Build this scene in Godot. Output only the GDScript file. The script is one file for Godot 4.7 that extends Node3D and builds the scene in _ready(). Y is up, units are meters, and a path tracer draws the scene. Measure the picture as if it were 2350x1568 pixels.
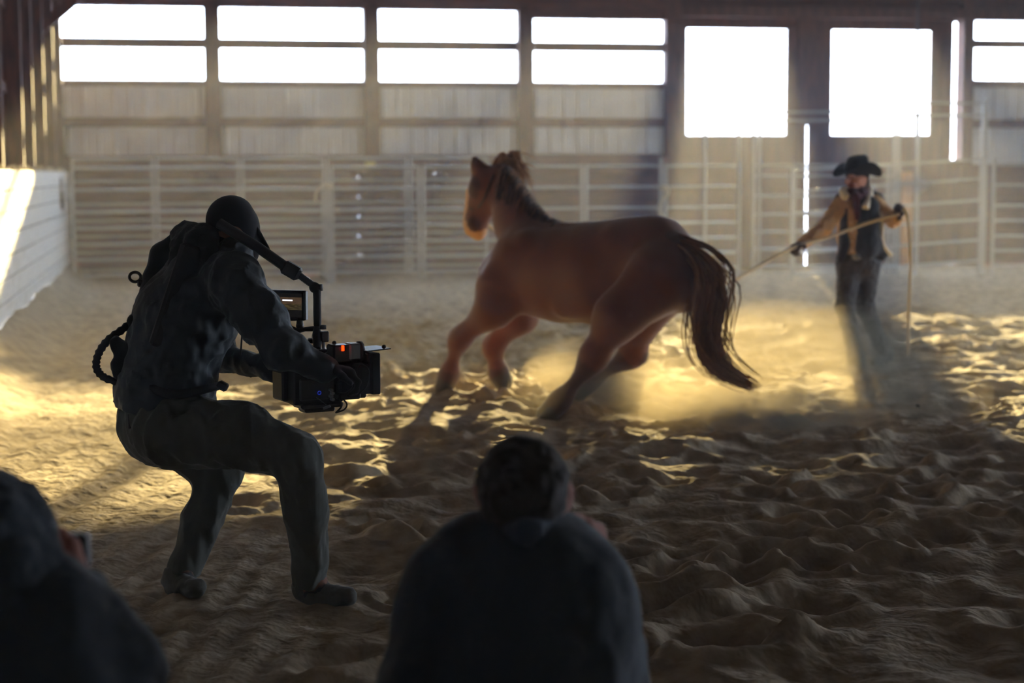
extends Node3D
# An indoor riding arena, backlit by a low sun through the far wall: a camera operator films a horse that is lunged on a rope.

const FOCAL := 4000.0          # focal length in pixels of a 2350 x 1568 frame
const FW := 2350.0
const FH := 1568.0
const YAW := 11.0              # the camera looks this far to the right of the barn's long axis
const WALL_Z := -27.3          # face of the far wall
const LEFT_X := -1.5           # face of the left wall
const RIGHT_X := 17.0
const ROOF_Y := 5.6

var cam_pos := Vector3(0, 1.55, 0)
var cam_basis := Basis()
var right := Vector3.RIGHT     # horizontal axes of the camera
var fwd := Vector3.FORWARD
var M := {}
var used := {}
var rng := RandomNumberGenerator.new()

# ------------------------------------------------------------------ pixels to places
func ray(px: float, py: float) -> Vector3:
	return cam_basis * Vector3((px - FW / 2) / FOCAL, (FH / 2 - py) / FOCAL, -1.0)

func at(px: float, py: float, d: float) -> Vector3:      # at a known distance
	return cam_pos + ray(px, py) * d

func on_ground(px: float, py: float, h := 0.0) -> Vector3:
	var r := ray(px, py)
	return cam_pos + r * ((h - cam_pos.y) / r.y)

func on_far(px: float, py: float, z := WALL_Z) -> Vector3:
	var r := ray(px, py)
	return cam_pos + r * (z / r.z)

func on_left(px: float, py: float, x := LEFT_X) -> Vector3:
	var r := ray(px, py)
	return cam_pos + r * (x / r.x)

# ------------------------------------------------------------------ meshes
class Shape:
	var v := PackedVector3Array()
	var n := PackedVector3Array()
	var c := PackedColorArray()
	var i := PackedInt32Array()
	var color := Color.WHITE

	func put(p: Vector3, q: Vector3) -> int:
		v.append(p); n.append(q); c.append(color)
		return v.size() - 1

	func tri(a: int, b: int, d: int) -> void:               # wound so that the face looks along its normals
		var g := (v[b] - v[a]).cross(v[d] - v[a])
		if g.dot(n[a] + n[b] + n[d]) > 0.0:
			i.append(a); i.append(d); i.append(b)
		else:
			i.append(a); i.append(b); i.append(d)

	func flat(points: Array, inside: Vector3) -> void:      # a convex face turned away from a point inside the body
		var g: Vector3 = (points[1] - points[0]).cross(points[2] - points[0]).normalized()
		var mid := Vector3.ZERO
		for p in points:
			mid += p
		if g.dot(mid / points.size() - inside) < 0:
			g = -g
		var k := []
		for p in points:
			k.append(put(p, g))
		for m in range(1, points.size() - 1):
			tri(k[0], k[m], k[m + 1])

	func box(t: Transform3D, size: Vector3, bevel := 0.0) -> Shape:
		var h := size / 2
		var b: float = min(bevel, min(h.x, min(h.y, h.z)) * 0.9)
		var o := t.origin
		if b <= 0.0:
			for ax in 3:
				for s in [-1.0, 1.0]:
					var q := []
					for w in [[-1, -1], [1, -1], [1, 1], [-1, 1]]:
						var p := Vector3()
						p[ax] = s * h[ax]; p[(ax + 1) % 3] = w[0] * h[(ax + 1) % 3]; p[(ax + 2) % 3] = w[1] * h[(ax + 2) % 3]
						q.append(t * p)
					flat(q, o)
			return self
		for ax in 3:
			var a1 := (ax + 1) % 3
			var a2 := (ax + 2) % 3
			for s in [-1.0, 1.0]:
				var q := []
				for w in [[-1, -1], [1, -1], [1, 1], [-1, 1]]:
					var p := Vector3()
					p[ax] = s * h[ax]; p[a1] = w[0] * (h[a1] - b); p[a2] = w[1] * (h[a2] - b)
					q.append(t * p)
				flat(q, o)
			for s1 in [-1.0, 1.0]:
				for s2 in [-1.0, 1.0]:
					var q := []
					for w in [[-1, 0], [1, 0], [1, 1], [-1, 1]]:
						var p := Vector3()
						p[ax] = w[0] * (h[ax] - b)
						p[a1] = s1 * (h[a1] - (0.0 if w[1] == 0 else b)); p[a2] = s2 * (h[a2] - (b if w[1] == 0 else 0.0))
						q.append(t * p)
					flat(q, o)
		for sx in [-1.0, 1.0]:
			for sy in [-1.0, 1.0]:
				for sz in [-1.0, 1.0]:
					var s := Vector3(sx, sy, sz)
					flat([t * (s * (h - Vector3(0, b, b))), t * (s * (h - Vector3(b, 0, b))), t * (s * (h - Vector3(b, b, 0)))], o)
		return self

	func span(x0: float, x1: float, y0: float, y1: float, z0: float, z1: float, bevel := 0.0) -> Shape:
		return box(Transform3D(Basis(), Vector3(x0 + x1, y0 + y1, z0 + z1) / 2), Vector3(absf(x1 - x0), absf(y1 - y0), absf(z1 - z0)), bevel)

	func bar(a: Vector3, b: Vector3, wide: float, high: float, bevel := 0.0, up := Vector3.UP) -> Shape:   # a square bar from a to b
		var z := (b - a).normalized()
		if absf(z.dot(up)) > 0.98:
			up = Vector3.RIGHT
		var x := up.cross(z).normalized()
		return box(Transform3D(Basis(x, z.cross(x), z), (a + b) / 2), Vector3(wide, high, a.distance_to(b)), bevel)

	func tube(p: Array, r: Array, sides := 8, caps := true) -> Shape:
		var t0: Vector3 = (p[1] - p[0]).normalized()
		var u := t0.cross(Vector3.UP if absf(t0.y) < 0.9 else Vector3.RIGHT).normalized()
		var rings := []
		for k in p.size():
			var t: Vector3 = (p[min(k + 1, p.size() - 1)] - p[max(k - 1, 0)]).normalized()
			u = (u - t * u.dot(t)).normalized()
			var w := t.cross(u)
			var rad: float = r[k] if k < r.size() else r[-1]
			var ring := []
			for s in sides:
				var d := u * cos(TAU * s / sides) + w * sin(TAU * s / sides)
				ring.append(put(p[k] + d * rad, d))
			rings.append(ring)
		for k in p.size() - 1:
			for s in sides:
				var e := (s + 1) % sides
				tri(rings[k][s], rings[k][e], rings[k + 1][e]); tri(rings[k][s], rings[k + 1][e], rings[k + 1][s])
		if caps:
			for k in [0, p.size() - 1]:
				var t: Vector3 = (p[0] - p[1]).normalized() if k == 0 else (p[k] - p[k - 1]).normalized()
				var m := put(p[k], t)
				var ring := []
				for s in sides:
					ring.append(put(v[rings[k][s]], t))
				for s in sides:
					tri(m, ring[s], ring[(s + 1) % sides])
		return self

	func lathe(t: Transform3D, prof: Array, sides := 24) -> Shape:      # profile of (radius, height) round t's y axis
		var rings := []
		for k in prof.size():
			var d: Vector2 = prof[min(k + 1, prof.size() - 1)] - prof[max(k - 1, 0)]
			var q := Vector2(d.y, -d.x).normalized()
			var ring := []
			for s in sides:
				var e := Vector3(cos(TAU * s / sides), 0, sin(TAU * s / sides))
				ring.append(put(t * (e * prof[k].x + Vector3(0, prof[k].y, 0)), (t.basis * (e * q.x + Vector3(0, q.y, 0))).normalized()))
			rings.append(ring)
		for k in prof.size() - 1:
			for s in sides:
				var e := (s + 1) % sides
				tri(rings[k][s], rings[k][e], rings[k + 1][e]); tri(rings[k][s], rings[k + 1][e], rings[k + 1][s])
		return self

	func ball(p: Vector3, r: float, squash := Vector3.ONE, rings := 8, sides := 12) -> Shape:
		var prof := []
		for k in rings + 1:
			var a := -PI / 2 + PI * k / rings
			prof.append(Vector2(maxf(cos(a), 0.001), sin(a)))
		return lathe(Transform3D(Basis.from_scale(squash * r), p), prof, sides)

	func mesh(into: ArrayMesh = null) -> ArrayMesh:
		var out := into if into else ArrayMesh.new()
		var a := []
		a.resize(Mesh.ARRAY_MAX)
		a[Mesh.ARRAY_VERTEX] = v; a[Mesh.ARRAY_NORMAL] = n; a[Mesh.ARRAY_COLOR] = c; a[Mesh.ARRAY_INDEX] = i
		out.add_surface_from_arrays(Mesh.PRIMITIVE_TRIANGLES, a)
		return out

func curve(points: Array, steps: int) -> Array:            # a smooth line through points
	var out := []
	var m := points.size()
	for k in m - 1:
		for s in steps:
			out.append((points[k] as Vector3).cubic_interpolate(points[k + 1], points[max(k - 1, 0)], points[min(k + 2, m - 1)], float(s) / steps))
	out.append(points[m - 1])
	return out

# A bone: from a to b with radii ra and rb; across n it is q times as wide.
func bone(a: Vector3, b: Vector3, ra: float, rb: float, color: Color, n := Vector3.ZERO, q := 1.0) -> Array:
	return [a, b, ra, rb, color, n, q]

var wrinkle := FastNoiseLite.new()

# Tapered bones joined by a smooth minimum and meshed as surface nets.
# fold: how deep cloth creases; fold_scale a number for soft lumps, a Vector3 for sharp creases drawn out along its small axes; clip: [point, normal] planes where cloth ends.
func flesh(into: Shape, bones: Array, cell: float, k: float, fold := 0.0, fold_scale: Variant = 1.0, clip := []) -> Shape:
	var lo := Vector3.INF
	var hi := -Vector3.INF
	for b in bones:
		var r: float = maxf(b[2], b[3]) * maxf(1.0, b[6]) + k * 0.5 + cell * 3
		for p in [b[0], b[1]]:
			lo = lo.min(p - Vector3.ONE * r); hi = hi.max(p + Vector3.ONE * r)
	var nx := int((hi.x - lo.x) / cell) + 2
	var ny := int((hi.y - lo.y) / cell) + 2
	var nz := int((hi.z - lo.z) / cell) + 2
	var total := nx * ny * nz
	var f := PackedFloat32Array(); f.resize(total); f.fill(1.0)
	var near := PackedFloat32Array(); near.resize(total); near.fill(10.0)
	var who := PackedByteArray(); who.resize(total)
	for bi in bones.size():
		var b: Array = bones[bi]
		var a: Vector3 = b[0]
		var ra: float = b[2]
		var dr: float = b[3] - b[2]
		var n: Vector3 = b[5]
		var q: float = 1.0 / b[6] - 1.0
		var wide := q != 0.0
		var ba: Vector3 = b[1] - b[0]
		if wide:
			ba += n * (n.dot(ba) * q)
		var inv := 1.0 / maxf(ba.length_squared(), 1e-9)
		var m: float = maxf(b[2], b[3]) * maxf(1.0, b[6]) + k + cell * 2
		var p0: Vector3 = ((a.min(b[1]) - Vector3.ONE * m - lo) / cell).max(Vector3.ZERO)
		var p1: Vector3 = ((a.max(b[1]) + Vector3.ONE * m - lo) / cell).min(Vector3(nx - 1, ny - 1, nz - 1))
		var x0 := int(p0.x); var x1 := int(p1.x) + 1
		for z in range(int(p0.z), int(p1.z) + 1):
			for y in range(int(p0.y), int(p1.y) + 1):
				var i := x0 + nx * (y + ny * z)
				var pa := lo + Vector3(x0, y, z) * cell - a
				for x in range(x0, mini(x1, nx)):
					var e := pa
					if wide:
						e += n * (n.dot(pa) * q)
					var h := clampf(e.dot(ba) * inv, 0.0, 1.0)
					var d := (e - ba * h).length() - ra - dr * h
					if d < near[i]:
						near[i] = d
						who[i] = bi
					var g := f[i]
					var t := k - absf(g - d)
					f[i] = minf(g, d) if t <= 0.0 else minf(g, d) - t * t / k * 0.25
					i += 1
					pa.x += cell
	if fold > 0.0 or clip:
		var sharp := fold_scale is Vector3
		var fs: Vector3 = fold_scale if sharp else Vector3.ONE * fold_scale
		var reach := cell * 3 + fold
		for z in nz:
			for y in ny:
				for x in nx:
					var i := x + nx * (y + ny * z)
					if absf(f[i]) < reach:
						var p := (lo + Vector3(x, y, z) * cell) * fs
						var g := wrinkle.get_noise_3d(p.x, p.y, p.z)
						f[i] += fold * (absf(g) * 2.6 - 0.5 if sharp else g)
					if clip and f[i] < reach:
						var w := lo + Vector3(x, y, z) * cell
						for c in clip:
							f[i] = maxf(f[i], (w - c[0]).dot(c[1]))
	var id := PackedInt32Array(); id.resize(total); id.fill(-1)
	var sx := 1; var sy := nx; var sz := nx * ny
	var corner := PackedInt32Array([0, sx, sy, sx + sy, sz, sx + sz, sy + sz, sx + sy + sz])
	var place := [Vector3(0, 0, 0), Vector3(1, 0, 0), Vector3(0, 1, 0), Vector3(1, 1, 0), Vector3(0, 0, 1), Vector3(1, 0, 1), Vector3(0, 1, 1), Vector3(1, 1, 1)]
	var edges := PackedInt32Array([0, 1, 2, 3, 4, 5, 6, 7, 0, 2, 1, 3, 4, 6, 5, 7, 0, 4, 1, 5, 2, 6, 3, 7])
	var limit := cell * 5.0
	var w := PackedFloat32Array(); w.resize(8)
	for z in nz - 1:
		for y in ny - 1:
			var i := nx * (y + ny * z) - 1
			for x in nx - 1:
				i += 1
				if absf(f[i]) > limit:
					continue
				var inside := 0
				for s in 8:
					w[s] = f[i + corner[s]]
					if w[s] < 0.0:
						inside += 1
				if inside == 0 or inside == 8:
					continue
				var sum := Vector3.ZERO
				var cnt := 0
				for s in 12:
					var e0 := edges[s * 2]
					var e1 := edges[s * 2 + 1]
					if (w[e0] < 0.0) != (w[e1] < 0.0):
						var t := w[e0] / (w[e0] - w[e1])
						sum += (place[e0] as Vector3).lerp(place[e1], t)
						cnt += 1
				var g := Vector3(w[1] + w[3] + w[5] + w[7] - w[0] - w[2] - w[4] - w[6], w[2] + w[3] + w[6] + w[7] - w[0] - w[1] - w[4] - w[5], w[4] + w[5] + w[6] + w[7] - w[0] - w[1] - w[2] - w[3])
				into.color = bones[who[i]][4]
				id[i] = into.put(lo + (Vector3(x, y, z) + sum / cnt) * cell, g.normalized())
	for z in range(1, nz - 1):
		for y in range(1, ny - 1):
			var i := nx * (y + ny * z)
			for x in range(1, nx - 1):
				i += 1
				var f0 := f[i]
				if absf(f0) > limit:
					continue
				if (f0 < 0.0) != (f[i + sx] < 0.0):
					net(into, id[i - sy - sz], id[i - sz], id[i], id[i - sy])
				if (f0 < 0.0) != (f[i + sy] < 0.0):
					net(into, id[i - sx - sz], id[i - sz], id[i], id[i - sx])
				if (f0 < 0.0) != (f[i + sz] < 0.0):
					net(into, id[i - sx - sy], id[i - sy], id[i], id[i - sx])
	return into

func net(s: Shape, a: int, b: int, c: int, d: int) -> void:
	if a >= 0 and b >= 0 and c >= 0 and d >= 0:
		s.tri(a, b, c)
		s.tri(a, c, d)

# ------------------------------------------------------------------ nodes
func node(called: String, shape, m: Material, parent: Node = self) -> MeshInstance3D:
	var o := MeshInstance3D.new()
	o.name = numbered(called) if parent == self else called
	o.mesh = shape.mesh() if shape is Shape else shape
	o.material_override = m
	parent.add_child(o, true)
	return o

func numbered(called: String) -> String:
	var k: int = used.get(called, -1) + 1
	used[called] = k
	return called if k == 0 else "%s_%03d" % [called, k]

func thing(called: String, label: String, category: String, group := "") -> Node3D:
	var o := Node3D.new()
	o.name = numbered(called)
	add_child(o)
	return tag(o, label, category, group)

func tag(o: Node3D, label: String, category := "", group := "", kind := "") -> Node3D:
	if label: o.set_meta("label", label)
	if category: o.set_meta("category", category)
	if group: o.set_meta("group", group)
	if kind: o.set_meta("kind", kind)
	return o

func setting(called: String, label := "") -> Node3D:
	var o := Node3D.new()
	o.name = numbered(called)
	add_child(o)
	o.set_meta("kind", "structure")
	if label: o.set_meta("label", label)
	return o

# ------------------------------------------------------------------ materials
func tex(freq: float, octaves: int, ramp: Array, size := 512, kind := FastNoiseLite.TYPE_SIMPLEX_SMOOTH, sd := 1, stretch := Vector2.ONE) -> ImageTexture:
	var z := FastNoiseLite.new()
	z.seed = sd; z.frequency = freq; z.noise_type = kind; z.fractal_octaves = octaves
	var im := z.get_seamless_image(size, size, false, false, 0.15)
	var out := Image.create(size, size, false, Image.FORMAT_RGB8)
	var g := Gradient.new()
	g.offsets = PackedFloat32Array(ramp.map(func(e): return e[0]))
	g.colors = PackedColorArray(ramp.map(func(e): return e[1]))
	for y in size:
		for x in size:
			var sxp := int(x * stretch.x) % size
			var syp := int(y * stretch.y) % size
			out.set_pixel(x, y, g.sample(im.get_pixel(sxp, syp).r))
	return ImageTexture.create_from_image(out)

func plain(color: Color, rough := 0.8, metal := 0.0, spec := 0.5) -> StandardMaterial3D:
	var m := StandardMaterial3D.new()
	m.albedo_color = color; m.roughness = rough; m.metallic = metal; m.metallic_specular = spec
	return m

func textured(t: Texture2D, scale: float, rough := 0.8, tint := Color.WHITE, bump: Texture2D = null, high := 0.0, world := true) -> StandardMaterial3D:
	var m := plain(tint, rough)
	m.albedo_texture = t
	m.uv1_triplanar = true; m.uv1_world_triplanar = world
	m.uv1_scale = Vector3.ONE * scale
	if bump:
		m.heightmap_enabled = true; m.heightmap_texture = bump; m.heightmap_scale = high
	return m

func tinted(rough := 0.85, spec := 0.3) -> StandardMaterial3D:      # takes its colours from the mesh
	var m := plain(Color.WHITE, rough, 0.0, spec)
	m.vertex_color_use_as_albedo = true
	return m

func lin(hex: String) -> Color:
	return Color(hex).srgb_to_linear()

func materials() -> void:
	var c := func(h): return Color(h)
	var grain := tex(0.02, 4, [[0.0, c.call("000000")], [1.0, c.call("ffffff")]], 512, FastNoiseLite.TYPE_SIMPLEX_SMOOTH, 5)
	M.fine = grain
	var soil := tex(0.012, 5, [[0.2, c.call("80705a")], [0.45, c.call("97866d")], [0.6, c.call("a29178")], [0.85, c.call("b3a28a")]], 1024, FastNoiseLite.TYPE_SIMPLEX_SMOOTH, 11)
	M.soil = textured(soil, 0.45, 0.95, Color.WHITE, tex(0.09, 4, [[0.0, c.call("000000")], [1.0, c.call("ffffff")]], 512, FastNoiseLite.TYPE_SIMPLEX_SMOOTH, 6), 0.9)
	M.soil.metallic_specular = 0.2
	var wood := tex(0.008, 4, [[0.2, c.call("402012")], [0.5, c.call("58301c")], [0.8, c.call("70432c")]], 512, FastNoiseLite.TYPE_SIMPLEX_SMOOTH, 21, Vector2(1, 5))
	var wood_up := tex(0.008, 4, [[0.2, c.call("402212")], [0.5, c.call("59331e")], [0.8, c.call("71462e")]], 512, FastNoiseLite.TYPE_SIMPLEX_SMOOTH, 22, Vector2(5, 1))
	M.wood = textured(wood, 0.5, 0.8)
	M.post_wood = textured(wood_up, 0.5, 0.8)
	M.ply = textured(wood_up, 0.35, 0.85, c.call("f4e8dc"))
	M.siding = textured(tex(0.01, 3, [[0.3, c.call("d0d0cf")], [0.7, c.call("e0e0df")]], 256, FastNoiseLite.TYPE_SIMPLEX_SMOOTH, 31), 0.4, 0.55)
	M.roof_metal = plain(c.call("77766f"), 0.7)
	M.block = textured(tex(0.02, 5, [[0.2, c.call("c9c5bb")], [0.6, c.call("dcd9d2")], [0.9, c.call("e6e3dd")]], 512, FastNoiseLite.TYPE_SIMPLEX_SMOOTH, 41), 0.8, 0.8, Color.WHITE, grain, 0.4)
	M.mortar = textured(grain, 2.0, 0.95, c.call("9a948a"))
	M.steel = plain(c.call("a9a8a4"), 0.45, 0.55)
	M.snow = plain(c.call("e3e7ee"), 0.9)
	M.rope = plain(c.call("c9bb9e"), 0.9)
	M.pane = plain(Color(1, 1, 1, 0.04), 0.05)
	M.pane.transparency = BaseMaterial3D.TRANSPARENCY_ALPHA
	M.body = tinted()
	M.body.rim_enabled = true
	M.body.rim = 0.35
	M.body.rim_tint = 0.3
	M.nylon = tinted(0.62, 0.4)
	M.nylon.rim_enabled = true
	M.nylon.rim = 0.25
	M.nylon.rim_tint = 0.3
	M.coat = tinted(0.55, 0.4)
	M.coat.rim_enabled = true
	M.coat.rim = 0.5
	M.coat.rim_tint = 0.6
	M.hair = tinted(0.55, 0.4)
	M.hair.backlight_enabled = true
	M.hair.backlight = Color(0.45, 0.3, 0.16)
	M.jacket = plain(c.call("1b2026"), 0.62)
	M.black = plain(c.call("121314"), 0.55)
	M.rubber = plain(c.call("0f0f10"), 0.75)
	M.gear = plain(c.call("1d1e20"), 0.4)
	M.alloy = plain(c.call("83878c"), 0.4, 0.5)
	M.felt = plain(c.call("161617"), 0.9, 0.0, 0.3)
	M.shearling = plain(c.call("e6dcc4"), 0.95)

# ------------------------------------------------------------------ the scene
func _ready() -> void:
	# camera
	cam_basis = Basis.from_euler(Vector3(-atan(384.0 / FOCAL), deg_to_rad(-YAW), -0.0048))
	right = Vector3(cos(deg_to_rad(YAW)), 0, sin(deg_to_rad(YAW)))
	fwd = Vector3(sin(deg_to_rad(YAW)), 0, -cos(deg_to_rad(YAW)))
	var cam := Camera3D.new()
	cam.name = "camera"
	var lens := CameraAttributesPhysical.new()
	lens.frustum_focal_length = 35.0 / (FH / FOCAL)
	lens.frustum_focus_distance = 6.3
	lens.exposure_aperture = 3.3
	cam.attributes = lens
	add_child(cam)
	cam.transform = Transform3D(cam_basis, cam_pos)
	cam.fov = rad_to_deg(2.0 * atan(FH / 2 / FOCAL))
	cam.near = 0.05
	cam.far = 400.0
	cam.current = true
	# sky, haze and exposure
	var env := Environment.new()
	var sky := ProceduralSkyMaterial.new()
	sky.sky_top_color = Color(0.72, 0.84, 1.0)
	sky.sky_horizon_color = Color(0.86, 0.92, 0.98)
	sky.ground_horizon_color = Color(0.80, 0.82, 0.85)
	sky.ground_bottom_color = Color(0.75, 0.77, 0.80)
	sky.sky_energy_multiplier = 1.0
	env.background_mode = Environment.BG_SKY
	env.sky = Sky.new()
	env.sky.sky_material = sky
	env.background_energy_multiplier = 15.0
	env.tonemap_mode = Environment.TONE_MAPPER_LINEAR
	env.tonemap_exposure = 2.1
	env.volumetric_fog_enabled = true
	env.volumetric_fog_density = 0.010
	env.volumetric_fog_albedo = Color(0.97, 0.97, 1.0)
	env.volumetric_fog_anisotropy = 0.1
	env.sdfgi_enabled = true
	env.ssao_enabled = true
	env.ssil_enabled = true
	var world := WorldEnvironment.new()
	world.name = "world"
	world.environment = env
	add_child(world)
	# the low sun behind the far wall, a little to the right
	var sun := DirectionalLight3D.new()
	sun.name = "sun"
	var az := deg_to_rad(18.0)
	var el := deg_to_rad(11.4)
	add_child(sun)
	sun.basis = Basis.looking_at(-Vector3(sin(az) * cos(el), sin(el), -cos(az) * cos(el)))
	sun.light_color = Color(1.0, 0.90, 0.63)
	sun.light_energy = 9.6
	sun.light_angular_distance = 1.2
	sun.shadow_enabled = true
	sun.sky_mode = DirectionalLight3D.SKY_MODE_LIGHT_ONLY

	rng.seed = 7
	wrinkle.seed = 3
	wrinkle.frequency = 9.0
	wrinkle.fractal_octaves = 3
	materials()
	arena_floor()
	far_wall()
	left_wall()
	other_walls()
	fences()
	horse()
	cowboy()
	operator()
	camera_rig()
	onlookers()
	small_things()
	dust()

# ------------------------------------------------------------------ floor
func steps(list: Array) -> PackedFloat32Array:             # [start, [end, step], ...]
	var out := PackedFloat32Array([list[0]])
	for k in range(1, list.size()):
		var from: float = out[-1]
		var n := int(round(absf(list[k][0] - from) / list[k][1]))
		for j in range(1, n + 1):
			out.append(lerpf(from, list[k][0], float(j) / n))
	return out

func arena_floor() -> void:
	var xs := steps([LEFT_X, [5.6, 0.022], [9.5, 0.06], [RIGHT_X, 0.5]])
	var zs := steps([5.0, [-4.4, 0.4], [-10.5, 0.02], [-16.5, 0.035], [-27.3, 0.09]])
	var nx := xs.size()
	var nz := zs.size()
	var h := PackedFloat32Array(); h.resize(nx * nz)
	var a := FastNoiseLite.new(); a.seed = 2; a.frequency = 1.0; a.fractal_octaves = 1
	for j in nz:
		var z := zs[j]
		var far := smoothstep(-16.0, -21.0, z)
		for i in nx:
			var x := xs[i]
			var rough := smoothstep(0.1, 0.8, x + a.get_noise_2d(x * 0.8, z * 0.8) * 0.3) * (1.0 - far * 0.75)
			var y := a.get_noise_2d(x * 0.35, z * 0.35) * 0.035
			y += a.get_noise_2d(x * 1.7 + 40, z * 1.7) * lerpf(0.008, 0.04, rough)
			y += a.get_noise_2d(x * 5.5, z * 5.5 + 9) * lerpf(0.005, 0.012, rough)
			y += a.get_noise_2d(x * 15.0, z * 15.0 + 9) * lerpf(0.003, 0.004, rough)
			# raked drag lines in the smooth strip beside the wall, and along the far fence
			y += (1.0 - rough) * (1.0 - far) * 0.016 * a.get_noise_2d((x * 0.96 + z * 0.26) * 7.0, z * 0.25)
			y += far * 0.03 * a.get_noise_2d(x * 0.25, (z + x * 0.03) * 3.4)
			# earth banked up against the wall
			y += 0.26 * pow(clampf(1.0 - (x - LEFT_X) / 0.55, 0.0, 1.0), 1.5) * (0.95 + 0.12 * a.get_noise_2d(3.0, z * 0.5)) * smoothstep(-8.0, -11.0, z)
			h[j * nx + i] = y
	# hoof prints
	for k in 820:
		var cx := rng.randf_range(0.2, 8.5)
		var cz := rng.randf_range(-18.5, -4.6)
		if cx < 0.9 and rng.randf() < 0.6:
			continue
		var ra := rng.randf_range(0.08, 0.17)
		var rb := ra * rng.randf_range(0.65, 1.0)
		var turn := rng.randf() * TAU
		var deep := rng.randf_range(0.03, 0.08)
		var reach := ra * 1.9
		var i0 := maxi(xs.bsearch(cx - reach), 0)
		var i1 := mini(xs.bsearch(cx + reach), nx - 1)
		var j0 := zrow(zs, cz + reach)
		var j1 := mini(zrow(zs, cz - reach), nz - 1)
		var ct := cos(turn)
		var st := sin(turn)
		for j in range(j0, j1 + 1):
			for i in range(i0, i1 + 1):
				var dx := xs[i] - cx
				var dz := zs[j] - cz
				var r := Vector2((dx * ct + dz * st) / ra, (dz * ct - dx * st) / rb).length()
				if r < 1.0:
					h[j * nx + i] -= deep * (1.0 - r * r) * (1.0 + 0.4 * r * r)
				elif r < 1.9:
					h[j * nx + i] += deep * 0.38 * sin((r - 1.0) / 0.9 * PI) * (1.0 + 0.6 * dz / reach)
	var v := PackedVector3Array(); v.resize(nx * nz)
	var n := PackedVector3Array(); n.resize(nx * nz)
	var idx := PackedInt32Array()
	for j in nz:
		for i in nx:
			v[j * nx + i] = Vector3(xs[i], h[j * nx + i], zs[j])
	for j in nz:
		for i in nx:
			var i0 := maxi(i - 1, 0); var i1 := mini(i + 1, nx - 1)
			var j0 := maxi(j - 1, 0); var j1 := mini(j + 1, nz - 1)
			n[j * nx + i] = Vector3(-(h[j * nx + i1] - h[j * nx + i0]) / (xs[i1] - xs[i0]), 1.0, -(h[j1 * nx + i] - h[j0 * nx + i]) / (zs[j1] - zs[j0])).normalized()
	idx.resize((nx - 1) * (nz - 1) * 6)
	var w := 0
	for j in nz - 1:
		for i in nx - 1:
			var p := j * nx + i
			for q in [p, p + 1, p + nx, p + 1, p + nx + 1, p + nx]:       # zs run away from the camera
				idx[w] = q
				w += 1
	# clockwise seen from above
	var e1: Vector3 = v[idx[1]] - v[idx[0]]
	if e1.cross(v[idx[2]] - v[idx[0]]).y > 0:
		for k in range(0, idx.size(), 3):
			var t := idx[k + 1]; idx[k + 1] = idx[k + 2]; idx[k + 2] = t
	var arr := []
	arr.resize(Mesh.ARRAY_MAX)
	arr[Mesh.ARRAY_VERTEX] = v; arr[Mesh.ARRAY_NORMAL] = n; arr[Mesh.ARRAY_INDEX] = idx
	var mesh := ArrayMesh.new()
	mesh.add_surface_from_arrays(Mesh.PRIMITIVE_TRIANGLES, arr)
	var o := node("floor", mesh, M.soil)
	tag(o, "churned sandy arena floor pocked with hoof prints", "", "", "structure")
	var g := node("ground_outside", Shape.new().span(-60, 90, -0.5, -0.25, -140, WALL_Z - 0.6), M.snow)
	tag(g, "pale snowy ground outside the barn", "", "", "structure")

func zrow(zs: PackedFloat32Array, z: float) -> int:        # zs fall
	var lo := 0
	var hi := zs.size() - 1
	while lo < hi:
		var mid := (lo + hi) / 2
		if zs[mid] > z:
			lo = mid + 1
		else:
			hi = mid
	return lo

# ------------------------------------------------------------------ far wall
func corrugated(x0: float, x1: float, y0: float, y1: float, z: float) -> Shape:
	var s := Shape.new()
	var line := []
	var x := x0
	while x < x1 - 0.02:
		for p in [[0.0, 0.0], [0.07, 0.0], [0.075, 0.006], [0.085, 0.006], [0.09, 0.0], [0.135, 0.0], [0.14, 0.006], [0.15, 0.006], [0.155, 0.0], [0.172, 0.0], [0.182, 0.035], [0.210, 0.035], [0.220, 0.0]]:
			if x + p[0] < x1:
				line.append(Vector2(x + p[0], z + p[1]))
		x += 0.2286
	line.append(Vector2(x1, z))
	for k in line.size() - 1:
		var a: Vector2 = line[k]
		var b: Vector2 = line[k + 1]
		s.flat([Vector3(a.x, y0, a.y), Vector3(b.x, y0, b.y), Vector3(b.x, y1, b.y), Vector3(a.x, y1, a.y)], Vector3((a.x + b.x) / 2, (y0 + y1) / 2, z - 1))
	s.span(x0, x1, y0, y1, z - 0.03, z - 0.004)
	return s

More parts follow.
